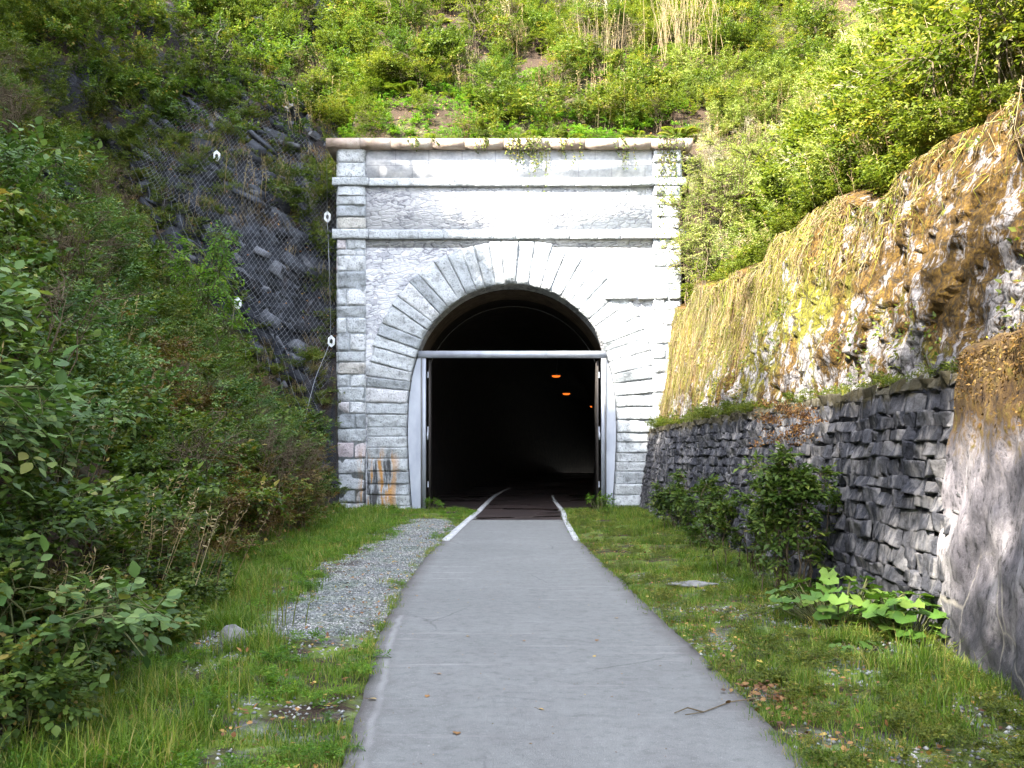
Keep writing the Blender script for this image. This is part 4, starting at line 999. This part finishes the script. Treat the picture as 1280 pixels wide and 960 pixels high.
# small leaves growing on the mossy wall and along the ledge
mb=MB(); n=4200; y=6+21*rng.random(n); u=rng.random(n); z=2.15+(upper_top(y)-2.2)*u; ok=(fbm(y*.8,z*1.1,111,3)>.05)|(u>.9); y=y[ok]; z=z[ok]; n=len(y)
addleaves(mb,np.c_[upper_face(y,z)-.05,y,z],rdir(n)*.7+[-.6,0,.1],rdir(n)*.6+[-.6,0,1],rng.uniform(.04,.09,n),rng.uniform(.025,.05,n),rng.random(n))
tag(mb.build('wall_leafage',M['leaf_yellow']),'scattered small leaves growing out of the mossy wall','wall plants',kind='stuff')
mb=MB()
for k in range(110):
    yk=rng.uniform(8.5,26.8); xk=rng.uniform(3.72,3.98); mb.addm(PR_['low'][k%4][0] if k%3 else PR_['tuftl'][k%3][0],rotz(rng.uniform(0,6),rng.uniform(.2,.5)),(xk,yk,2.15),0)
for k in range(26):
    mb.addm(PR_['low'][k%4][0],rotz(rng.uniform(0,6),rng.uniform(.4,.9)),(rng.uniform(3.7,4.0),rng.uniform(17,26.8),2.15),0)
wt=MB()
for k in range(260):
    yk=rng.uniform(6.2,26.8); xk=rng.uniform(4.5,5.3); wt.addm(PR_['bram' if k%3 else 'low'][k%4][0],rotz(rng.uniform(0,6),rng.uniform(.35,.75)),(xk,yk,float(upper_top(np.array([yk]))[0])+.02),rng.uniform(-.2,.2))
tag(wt.build('wall_top_growth',M['leaf_yellow']),'leafy growth spilling over the top edge of the mossy wall','brambles',kind='stuff')
tag(mb.build('ledge_plants',M['leaf_yellow']),'weeds growing along the ledge on top of the dark retaining wall','weeds',kind='stuff')

# ------------------------------------------------------------------ grass and litter on the verges
rng=np.random.default_rng(23)
def off_path(x,y): return np.maximum(np.interp(y,PYy,PLx)-x, x-np.interp(y,PYy,PRx))
def gravelm(x,y): return (1-np.abs((x+1.72)/.82))*np.clip((y-7.7)*(23-y)*.1,0,1)+1.0*fbm(x*1.8,y*.9,131,2)+1.2*fbm(x*7,y*5,133,3)-.05
short=[tuft(26,.085,.05,.9,.005,2) for _ in range(6)]; mid_=[tuft(34,.17,.06,.9,.006,3) for _ in range(5)]; longt=[tuft(44,.34,.08,1.1,.008,4) for _ in range(4)]
def grass(name,label,n,x0,x1,y0,y1,cond,protos,smin,smax,pw=1.6,mt='grass'):
    p=region(n,x0,x1,y0,y1,cond,pw); z=H(p[:,0],p[:,1]); A=MB()
    for k in range(len(p)): A.addm(protos[rng.integers(len(protos))],rotz(rng.uniform(0,6.28),rng.uniform(smin,smax)*(1+.02*p[k,1])),(p[k,0],p[k,1],z[k]-.01),rng.uniform(-.25,.2))
    return tag(A.build(name,M[mt]),label,'grass',kind='stuff')
lv=lambda x,y:(off_path(x,y)>.02)&(x<0)&(x>fl_(y)-.25)&(gravelm(x,y)<.16)
rv=lambda x,y:(off_path(x,y)>.03)&(x>0)&(x<3.5)&(x<np.where(y<8,bx(y)+.02,3.45))
grass('left_verge_grass','short bright grass on the verge left of the path',2700,-4.8,-.7,4.2,27,lambda x,y: lv(x,y)&(fbm(x*1.9,y*1.9,141,4)>-.06),short,.4,1.1)
grass('left_tall_grass','long lush grass at the foot of the left bank',340,-4.6,-1.6,4.4,13,lambda x,y: lv(x,y)&(fbm(x*1.6,y*1.2,161,3)>-.06)&(x<fl_(y)+np.interp(y,[4,8,10,14],[1.0,.85,.45,.3])),longt,.35,.8,1.2)
grass('left_edge_grass','medium grass beside the portal and along the left bank foot',420,-4.7,-2.2,9,27,lambda x,y: lv(x,y)&(x<fl_(y)+1.3),mid_,.6,1.1,1)
grass('right_verge_grass','short patchy grass on the verge right of the path',2500,1.1,3.6,4.3,27,lambda x,y: rv(x,y)&(fbm(x*1.9,y*1.9,151,4)>-.03),short,.4,1.1)
grass('right_edge_grass','medium grass along the foot of the right wall',260,1.6,3.6,5,27,lambda x,y: rv(x,y)&(x>2.3)&(fbm(x*1.1,y*1.1,153,3)>-.05),mid_,.6,1.1)
A=MB()
for k in range(520):
    y_=4.3+18*rng.random()**1.5; sd_=rng.random()<.5; e_=float((PL if sd_ else PR)(np.array([y_]))[0])
    if fbm(np.array([y_*1.3]),np.array([7.+sd_*9]),171,3)[0]<-.06: continue
    A.addm(short[k%6],rotz(rng.uniform(0,6.28),rng.uniform(.35,.9)),(e_+(-1 if sd_ else 1)*rng.normal(.03,.035),y_,.0),rng.uniform(-.2,.3))
tag(A.build('path_edge_grass',M['grass']),'short grass creeping over both crumbling edges of the path','grass',kind='stuff')
# broad-leaved small weeds
for nm,lb,cond,x0,x1,n_ in (('left_verge_weeds','small leafy weeds among the grass left of the path',lambda x,y: lv(x,y),-4.6,-.7,330),('right_verge_weeds','small leafy weeds among the grass right of the path',lambda x,y: rv(x,y),1.2,3.6,430)):
    p=region(n_,x0,x1,4.3,26.5,cond,1.5); A=MB(); z=H(p[:,0],p[:,1])
    for k in range(n_):
        A.addm(PR_['low'][k%4][0],rotz(rng.uniform(0,6.28),rng.uniform(.14,.34)),(p[k,0],p[k,1],z[k]-.01),rng.uniform(-.2,.2))
    tag(A.build(nm,M['leaf_bright'] if 'left' in nm else M['leaf_yellow']),lb,'weeds',kind='stuff')
# fallen leaves on the verges
p=np.concatenate([region(3600,1.1,3.5,4.3,26,lambda x,y: rv(x,y)&(rng.random(len(x))<np.exp(-off_path(x,y)*1.6)+.25),1.5),region(1300,-4,-.7,4.3,24,lambda x,y:(off_path(x,y)>.0)&(x<0)&(x>fl_(y))&(rng.random(len(x))<np.exp(-off_path(x,y)*1.5)+.2),1.5)])
mb=MB(); n=len(p); addleaves(mb,np.c_[p,H(p[:,0],p[:,1])+.015+.02*rng.random(n)],rdir(n)*[1,1,.25],rdir(n)*.35+[0,0,1],rng.uniform(.02,.055,n),rng.uniform(.012,.035,n),rng.random(n),True)
tag(mb.build('fallen_leaves',M['litter']),'brown and yellow leaves fallen on both verges','fallen leaves',kind='stuff')
# chippings
def chips(p,s0,s1,name,label):
    n=len(p); z=H(p[:,0],p[:,1]); s=rng.uniform(s0,s1,n)
    base=np.array([[1,0,0],[0,1,0],[-1,0,0],[0,-1,0],[0,0,.7],[0,0,-.5]]); T=np.array([[0,1,4],[1,2,4],[2,3,4],[3,0,4],[1,0,5],[2,1,5],[3,2,5],[0,3,5]])
    V=base[None]*(s[:,None,None]*rng.uniform(.6,1.2,(n,6,3))); a=rng.uniform(0,6.28,n); c,d=np.cos(a)[:,None],np.sin(a)[:,None]
    V=np.stack([V[...,0]*c-V[...,1]*d,V[...,0]*d+V[...,1]*c,V[...,2]],-1)+np.c_[p,z+s*.2][:,None]
    F=(np.arange(n)*6)[:,None,None]+T[None]; mb=MB(); mb.add(V.reshape(-1,3),F.reshape(-1,3),np.repeat(rng.random(n),6))
    tag(mb.build(name,M['gravel']),label,'gravel',kind='stuff')
chips(region(17000,-3.2,-.9,7,22.5,lambda x,y:(gravelm(x,y)>.12)&(off_path(x,y)>.01)&(x<0),1.3),.007,.017,'gravel','grey blue chippings in the strip left of the path')
chips(region(2200,1.2,3.5,4.3,13,lambda x,y: rv(x,y)&(fbm(x*1.9,y*1.9,151,4)<-.02),1.2),.008,.024,'verge_chippings','grey chippings showing through the right verge')
chips(region(700,-3,-.7,4.3,9,lambda x,y: lv(x,y)&(fbm(x*1.9,y*1.9,141,4)<-.03),1.2),.008,.02,'verge_grit','grit showing through the left verge')
# litter on banks
p=np.concatenate([region(5000,-13,-2.4,4.5,30,lambda x,y:(x<fl_(y))&infr(x,y)),region(4200,-8,12,28,40,hill)])
mb=MB(); n=len(p); addleaves(mb,np.c_[p,H(p[:,0],p[:,1])]+Hn(p[:,0],p[:,1])*.03,rdir(n),Hn(p[:,0],p[:,1])+rdir(n)*.4,rng.uniform(.05,.1,n),rng.uniform(.03,.06,n),rng.random(n))
tag(mb.build('leaf_litter',M['litter']),'old brown leaf litter lying on the banks and hillside','leaf litter',kind='stuff')

# ------------------------------------------------------------------ individual plants
rng=np.random.default_rng(31)
def plant(name,label,cat,data,loc,lm,sm='stem',rz=0,sc=1,group=None,leafname='foliage',stemname='stems'):
    t=thing(name,label,cat,loc,rz,group); t.scale=(sc,sc,sc)
    V,F,r=data[0]; mesh_obj(leafname,V,F,r,M[lm],t)
    if data[1] is not None: V,F,r=data[1]; mesh_obj(stemname,V,F,r,M[sm],t)
    return t
g=lambda x,y,dz=-.03: (x,y,float(H(np.array([x]),np.array([y]))[0])+dz)
nearspec=[(-2.55,5.2,1.25,1.0,'raspberry bush leaning over the lower left corner, nearest the camera'),
 (-3.0,6.3,1.5,.95,'broad-leaved raspberry bush second from the camera on the left bank'),
 (-3.35,7.4,1.5,1.0,'raspberry bush on the left bank above the long grass'),
 (-3.3,5.9,1.4,1.1,'upright broad-leaved bush at the left frame edge'),
 (-4.1,8.6,1.5,1.0,'arching raspberry bush halfway along the left bank'),
 (-3.0,4.9,1.6,1.15,'tall broad-leaved bush filling the left frame edge above the corner'),
 (-3.9,7.0,1.7,1.15,'big raspberry bush high on the left bank behind the nearest two'),
 (-5.2,9.4,1.7,1.2,'raspberry bush high on the left bank near the frame edge'),
 (-6.2,12.0,1.7,1.3,'farthest and highest raspberry bush on the left bank'),
 (-4.4,10.6,1.6,1.0,'leafy blue-green bush in front of the brown bracken on the left bank')]
for x,y,h,s,lb in nearspec:
    plant('raspberry_bush',lb,'bush',shrub(h,.85,11,105,7,.08,.058,True,.32,.2,.1,1.2,.008),g(x,y),'leaf_blue','stem_green',0,s,'raspberry bushes on the left bank')
# bright sapling with layered boughs in front of the netting
def sapling(h=3.2,nb=26):
    lf=MB(); st=MB(); P=np.array([[.1*math.sin(t*2),0,h*t] for t in np.linspace(0,1,9)]); st.add(*polytube(P,.03,.006,5))
    for k in range(nb):
        t=np.clip(.12+.86*k/nb+rng.normal(0,.03),.05,.98); az=rng.uniform(0,6.28); l=(1.35*(1-t)**.8+.25)*rng.uniform(.45,1.2); o=np.array([.1*math.sin(t*2),0,h*t]); d=nz(np.array([math.cos(az),math.sin(az),rng.uniform(-.1,.55)]))
        m=16; q=np.linspace(.1,1,m); Pp=o+d*(q*l)[:,None]-np.array([0,0,1])*(.18*l*q*q)[:,None]; st.add(*polytube(Pp[::5],.008,.003,3)); sd=np.array([-d[1],d[0],0])
        for s_ in (1,-1):
            sub=rng.uniform(.10,.26,m)*(1.1-q*.6)
            for w in range(4):
                f=(w+1)/4; Q=Pp+sd*s_*(sub*f)[:,None]+d*(sub*f*.4)[:,None]
                for tt_ in (1,-1): addleaves(lf,Q,np.tile(sd*s_*.4+d*tt_*.9,(m,1))+rdir(m)*.3,np.tile([0,0,1.],(m,1))+rdir(m)*.9-[0,.3,0],rng.uniform(.06,.1,m),.03,rng.random(m))
    return lf.data(),st.data()
plant('sapling','bright yellow-green leafy sapling with layered sprays in front of the netting','sapling',shrub(4.6,.95,7,300,11,.085,.042,False,.6,-.15,.12,.3,.02,.12),g(-6.1,20.2,-.3),'leaf_bright','stem_green',leafname='sprays',stemname='trunks')
plant('evergreen_tree','small dark evergreen at the top left above the netted rock','tree',shrub(2.6,1.1,10,320,12,.06,.02,False,.4,.2,.1,.6,.03),g(-9.4,31.5),'leaf_dark','bark',leafname='crown',stemname='trunk')
# shrubs above the portal
hs=[(-3.6,32.2,1.2,'tall','leaf_olive','olive bush on the hillside above the left portal corner'),
 (-1.2,32.6,1.25,'tall','leaf_yellow','yellow-green bush left of the dark hollow above the portal'),
 (.1,34.2,1.1,'tall','leaf_bright','bright green bush high above the keystone of the arch'),
 (3.1,32.4,1.15,'tall','leaf_yellow','yellow bush with bare pale stems right of the dark hollow above the portal'),
 (-6.4,31.5,1.0,'tall','leaf_yellow','yellow-green bush between the evergreen and the portal top'),
 (.9,30.6,.5,'tall','leaf_deep','low dark bush just below the hollow above the keystone'),
 (5.6,34.0,1.1,'tall','leaf_olive','olive bush behind the tall straw stems at the top')]
for k,(x,y,s,pk,lm,lb) in enumerate(hs):
    plant('hillside_bush',lb,'bush',PR_['tall'][k%3],g(x,y),lm,'stem_pale' if k==3 else 'stem',k*1.1,s,'bushes on the hillside above the portal')
plant('portal_bush','big pale yellow-green bush overhanging the right end of the portal','bush',shrub(3.6,1.3,14,700,11,.06,.034,False,.5,.5,.25,.8,.02),(5.35,24.9,float(H(np.array([5.35]),np.array([24.9]))[0])-.2),'leaf_pale','stem')
plant('portal_bush','lower pale bush between the portal and the mossy wall','bush',shrub(2.4,1.0,12,420,11,.055,.03,False,.42,.4,.25,1,.015),(4.85,23.2,5.0),'leaf_pale','stem')
plant('portal_bush','tall loose pale bush rising behind the right end of the coping','bush',shrub(3.0,1.3,14,560,11,.06,.034,False,.5,.5,.25,.8,.02),g(6.3,25.8),'leaf_pale','stem')
plant('portal_bush','pale bush leaning against the right pilaster of the portal below the upper ledge','bush',shrub(3.4,.9,14,520,11,.055,.032,False,.45,.5,.25,.8,.02),(4.95,25.9,4.9),'leaf_pale','stem')
plant('portal_bush','narrow pale bush in the gap between pilaster and mossy wall end','bush',shrub(2.2,.7,12,300,10,.055,.032,False,.4,.5,.2,.8,.02),(4.75,26.3,7.0),'leaf_pale','stem')
plant('bramble_thicket','leafy bramble thicket hanging over the mossy wall at the top right corner','bramble',shrub(1.6,1.5,16,420,8,.085,.055,False,.45,.1,.4,1.6,.01),(5.2,9.9,5.0),'leaf_yellow','stem')
plant('bramble_thicket','second bramble thicket on the slope left of the top right corner','bramble',shrub(1.8,1.4,14,380,8,.08,.05,False,.45,.15,.35,1.4,.01),(5.7,12.4,5.6),'leaf_yellow','stem')
plant('straw_stems','tall pale straw stems standing at the top right of the portal','dry stems',(drystems(95,3.2,.6,.009,True),None),g(5.4,31.0),'dry',leafname='stalks')
plant('straw_stems','shorter pale stems standing above the right half of the portal','dry stems',(drystems(26,2.2,.25,.008,False),None),g(2.7,30.8),'dry',leafname='stalks')
# tall weeds against the dark wall
def weed(h,rad,n,tw):
    lf,st=shrub(h,rad,n,int(tw*1.5),9,.075,.042,False,.22,.3,.14,.2,.008,.12)
    V=st[0]; mb=MB(); top=[]
    m=34; a=rng.uniform(0,6.28,m); rr=rad*np.sqrt(rng.random(m))*.75; c=np.c_[rr*np.cos(a),rr*np.sin(a),h*rng.uniform(.8,1.03,m)]
    for cc in c: k=34; addleaves(mb,cc+rng.normal(0,.045,(k,3))*[1,1,.5]+[0,0,.06],rdir(k)+[0,0,.6],rdir(k),rng.uniform(.03,.05,k),.016,rng.random(k)*.8)
    return lf,st,mb.data()
for (x,y,h,rad,n,tw,lb) in ((2.93,10.6,1.95,.42,20,360,'tall leafy weed with brown seed heads against the dark wall'),(3.0,16.0,1.3,.62,15,330,'dark leafy weed clump at the wall between portal and tall weed'),(3.15,19.6,1.1,.5,12,220,'small weed clump at the wall nearest the portal'),(2.95,12.4,1.2,.4,10,180,'low leafy weed just behind the tall seeded weed')):
    w=weed(h,rad,n,tw); t=plant('tall_weed',lb,'weed',(w[0],w[1]),g(x,y),'leaf_deep','stem',0,1,'tall weeds along the dark wall')
    if h>1.5: V,F,r=w[2]; mesh_obj('seed_heads',V,F,r,M['litter'],t)
# big round-leaved plants
def butterbur(n,rad,h,L):
    lf=MB(); st=MB(); a=rng.uniform(0,6.28,n); rr=rad*np.sqrt(rng.random(n)); c=np.c_[rr*np.cos(a),rr*np.sin(a),h*(.35+.65*rng.random(n))*(1-.4*rr/rad)]
    st.add(*tubes(c*[.35,.35,0],c,.008,.005,5)); K=14; th=np.linspace(.35,2*math.pi-.35,K)
    for k in range(n):
        s=L*rng.uniform(.55,1.1); az=a[k]+rng.normal(0,.5); tl=rng.uniform(.1,.55); d=np.array([math.cos(az),math.sin(az),-tl]); d/=np.linalg.norm(d); sd=np.array([-math.sin(az),math.cos(az),rng.normal(0,.15)]); N=np.cross(d,sd)
        rim=-np.cos(th)*(1+.05*np.sin(th*9)); 
        ring=c[k]+np.outer(-np.cos(th)*s*.5*(1+.07*np.sin(th*7)),d)+np.outer(np.sin(th)*s*.5*(1+.07*np.sin(th*7)),sd)+np.outer(.06*s*np.sin(th*5),N)
        midr=c[k]+np.outer(-np.cos(th)*s*.25,d)+np.outer(np.sin(th)*s*.25,sd)-N*.035*s
        Vv=np.concatenate([[c[k]],midr,ring]); i=np.arange(K-1)
        lf.add(Vv,[np.stack([np.zeros(K-1,int),1+i,2+i],-1),np.stack([1+i,1+K+i,2+K+i,2+i],-1)],rng.random()*.7+.3*(N[2]>0))
    return lf.data(),st.data()
plant('butterbur','large round-leaved plant at the foot of the dark wall','plant',butterbur(110,.58,.55,.17),g(2.85,8.7),'leaf_mid','stem_green',group='large round-leaved plants')
plant('butterbur','dense round-leaved plant right beside the wall pier','plant',butterbur(50,.36,.5,.2),g(3.14,8.0),'leaf_mid','stem_green',group='large round-leaved plants')
plant('butterbur','low round-leaved seedling patch in front of the larger ones','plant',butterbur(26,.28,.14,.11),g(2.55,7.4),'leaf_mid','stem_green',group='large round-leaved plants')
plant('fern','fern on the brown part of the left bank','fern',(fern(11,.75,.14),None),g(-4.6,14.2),'leaf_olive',leafname='fronds')
plant('fern','bright fern just above the right half of the portal coping','fern',(fern(12,.8,.14),None),g(3.6,28.7),'leaf_yellow',leafname='fronds')
plant('grass_tuft','tall green grass tuft at the foot of the wall pier','grass tuft',(tuft(130,.38,.09,.7,.008,4),None),g(2.75,6.7),'grass',leafname='blades')
plant('grass_tuft','small grass tuft beside the leaf pile at the path edge','grass tuft',(tuft(90,.26,.05,.6,.006,4),None),g(1.78,6.15),'grass',leafname='blades')
plant('dock_stems','dark brown dead dock stems beside the gravel strip','dry stems',(drystems(9,.5,.09,.006),None),g(-2.03,8.6),'bracken',leafname='stalks')
plant('gate_weed','weed growing at the foot of the right gate post','weed',PR_['low'][1],(2.2,26.3,.0),'leaf_bright','stem_green',0,1.1)
plant('gate_weed','weed growing at the foot of the left gate post','weed',PR_['low'][2],(-2.1,26.6,.0),'leaf_bright','stem_green',0,.8)
cm_=MB()
for k in range(90):
    xk=rng.choice([rng.uniform(-1.9,.6),rng.uniform(-4.4,4.6)]); cm_.addm(PR_['low'][k%4][0],rotz(rng.uniform(0,6),rng.uniform(.35,.8)),(xk,rng.uniform(26.8,27.9) if k%3==0 else rng.uniform(27.4,28.1),9.98),rng.uniform(-.3,.1))
tag(cm_.build('coping_growth',M['leaf_olive']),'leafy growth creeping forward over the portal coping','creeping plants',kind='stuff')
# creeper hanging over the coping
mb=MB(); st=MB()
for x0,l,k in ((-.75,.35,5),(.15,.9,9),(.75,1.3,10),(1.6,.6,5),(3.1,.7,6),(4.1,2.4,16),(4.4,1.6,14),(-2.6,.3,4),(.45,.5,8)):
    for _ in range(k):
        m=10; x=x0+rng.normal(0,.16); L_=l*rng.uniform(.4,1.1); zc=zt(178)-np.linspace(-.03,1,m)*L_; yy_=np.where(zc>zt(190),PY-.33,PY-.2)+rng.normal(0,.02,m); xx_=x+np.cumsum(rng.normal(0,.03,m))
        Pp=np.c_[xx_,yy_,zc]; st.add(*polytube(Pp,.004,.002,3)); Pl=np.repeat(Pp,2,0)
        addleaves(mb,Pl,rdir(2*m)+[0,-.4,-.5],rdir(2*m)*.6+[0,-1,.6],rng.uniform(.04,.08,2*m),.04,rng.random(2*m))
t=thing('creeper','thin creeper trailing over the portal coping and down its pale face','creeper',(0,PY-.3,9.9))
for m_,nm,mt in ((mb,'leaves','leaf_olive'),(st,'stems','stem')): V,F,r=m_.data(); mesh_obj(nm,V-[0,PY-.3,9.9],F,r,M[mt],t)

# ------------------------------------------------------------------ stones, twig, leaves on the path
def rock(name,label,x,y,sx,sy,sz):
    import bmesh
    bm=bmesh.new(); bmesh.ops.create_icosphere(bm,subdivisions=3,radius=1); 
    for v in bm.verts:
        f=1+.35*float(fbm(np.array([v.co.x*1.5+x]),np.array([v.co.y*1.5+v.co.z]),7,3)[0])*2; v.co=Vector((v.co.x*sx*f,v.co.y*sy*f,v.co.z*sz*f))
    me=bpy.data.meshes.new(name); bm.to_mesh(me); bm.free(); me.materials.append(M['stone']); o=bpy.data.objects.new(name,me); C.objects.link(o); o.location=g(x,y,.02); return tag(o,label,'stone')
rock('stone','rough grey stone half hidden in the long grass at left',-2.17,7.75,.11,.09,.10)
rock('stone_slab','flat grey stone slab lying in the right verge',2.02,11.2,.28,.17,.03)
mb=MB(); tp=[(1.72,6.05,.03),(1.5,6.0,.035),(1.3,5.95,.02),(1.1,5.72,.02),(.98,5.62,.03)]; mb.add(*polytube(tp,.005,.003,5)); mb.add(*polytube([(1.1,5.72,.02),(1.02,5.78,.03),(.93,5.7,.02)],.005,.003,4))
tag(mb.build('twig',M['stem']),'thin dark twig reaching from the leaf pile onto the path','twig')
n=170; p=np.c_[1.62+rng.normal(0,.11,n),6.0+rng.normal(0,.2,n)]; mb=MB(); addleaves(mb,np.c_[p,.02+.04*rng.random(n)],rdir(n)*[1,1,.4],rdir(n)*.5+[0,0,1],rng.uniform(.03,.06,n),rng.uniform(.02,.04,n),rng.random(n)*.6,True)
tag(mb.build('leaf_pile',M['litter']),'pile of reddish brown leaves at the right path edge by the twig','leaf pile',kind='stuff')
n=150; yk=4.4+14*rng.random(n)**1.4; tk=rng.random(n); p=np.c_[PL(yk)*(1-tk)+PR(yk)*tk,yk]; mb=MB(); addleaves(mb,np.c_[p,np.full(n,.015)],rdir(n)*[1,1,.1],rdir(n)*.15+[0,0,1],rng.uniform(.008,.024,n),rng.uniform(.006,.012,n),rng.random(n))
tag(mb.build('leaf_crumbs',M['litter']),'tiny crumbs of dry leaf strewn over the path','leaf crumbs',kind='stuff')
PLV=[(571,922,'orange-brown leaf lying on the path nearest the bottom centre',.055),(672,889,'small dry leaf on the path at lower centre right',.035),(747,802,'curled brown leaf on the right half of the path',.04),(545,845,'orange leaf on the left half of the path',.035),(584,798,'pale leaf on the path left of centre',.035),(771,775,'yellowish leaf near the right path edge',.045),(535,872,'yellow leaf near the left side of the path',.04),(744,822,'tiny dark leaf on the right half of the path',.03),(520,746,'small dark leaf at the left of the path before the pale patch',.04),(460,877,'yellow leaf touching the left path edge',.05),(655,803,'faint tan leaf in the middle of the path',.03)]
for u,v,lb,s in PLV:
    s=s*1.25
    y=1866/(v-568); x=(u-640)/1244*y
    mb=MB(); V,F,k=leaves(np.array([[0,0,.004]]),rdir(1)*[1,1,.15],np.array([[.1,.1,1.]]),s,s*.7,True); mb.add(V,F,rng.uniform(.3,.95)); mb.add(*tubes([(0,0,.004)],[tuple(-.5*s*nz(np.array([V[4]]))[0][:2])+(.006,)],.0015,.001,3),.3)
    o=mb.build('fallen_leaf',M['litter']); o.location=(x,y,.014); tag(o,lb,'leaf','fallen leaves on the path')

# ------------------------------------------------------------------ trees on the left hilltop that shade the cutting
rng=np.random.default_rng(41)
def tree(h=12,cr=3.4):
    lf=MB(); st=MB(); T=np.array([[.25*math.sin(t*3),.2*math.sin(t*2.1),h*.8*t] for t in np.linspace(0,1,9)]); st.add(*polytube(T,.24,.05,8))
    cl=[]
    for k in range(34):
        t=rng.uniform(.22,.98); az=rng.uniform(0,6.28); l=cr*rng.uniform(.5,1)*(1.1-.6*abs(t-.45)); o=np.array([.25*math.sin(t*3),.2*math.sin(t*2.1),h*.8*t]); e=o+np.array([math.cos(az)*l,math.sin(az)*l,l*rng.uniform(.15,.7)])
        st.add(*polytube([o,(o+e)/2+[0,0,.15],e],.06,.015,5)); cl+= [e,(o*.35+e*.65)+rng.normal(0,.4,3),(o*.65+e*.35)+rng.normal(0,.5,3)]
    for c in cl:
        m=210; Pp=c+rng.normal(0,1,(m,3))*np.array([.62,.62,.42]); addleaves(lf,Pp,rdir(m),rdir(m)+[0,0,.8],rng.uniform(.14,.24,m),rng.uniform(.1,.15,m),rng.random(m))
    return lf.data(),st.data()
TP=[tree(11,3.2),tree(12.5,3.6),tree(9.5,3.0)]
TM=[(mesh_data('crown',*a,M['leaf_deep']),mesh_data('trunk',*b,M['bark'])) for a,b in TP]
spots=[(-12.0,-14,1),(-12.9,-9.5,2),(-11.8,-5.2,1),(-12.5,-1,0),(-11.9,3.0,1),(-12.4,6.8,2),(-12.6,10.2,0),(-15.6,-12,2),(-14.8,-6.5,2),(-14.9,-1.5,0),(-14.6,4.0,1),(-15.0,9.0,1),(-17,13.5,1),(-17.5,-16,0),(-14.2,13.6,0),(-15.2,17.5,1),(-16.8,21.0,1),(-18.5,25,0),(-13.6,16.2,2)]
for k,(x,y,ti) in enumerate(spots):
    t=thing('broadleaf_tree','broadleaf tree on the hilltop left of the camera, outside the picture','tree',g(x,y,-.3),k*.9,'trees on the left hilltop')
    for me,nm in zip(TM[ti],('crown','trunk')):
        o=bpy.data.objects.new(nm,me); C.objects.link(o); o.parent=t
print('tris approx', sum(len(o.data.polygons) for o in bpy.data.objects if o.type=='MESH'))
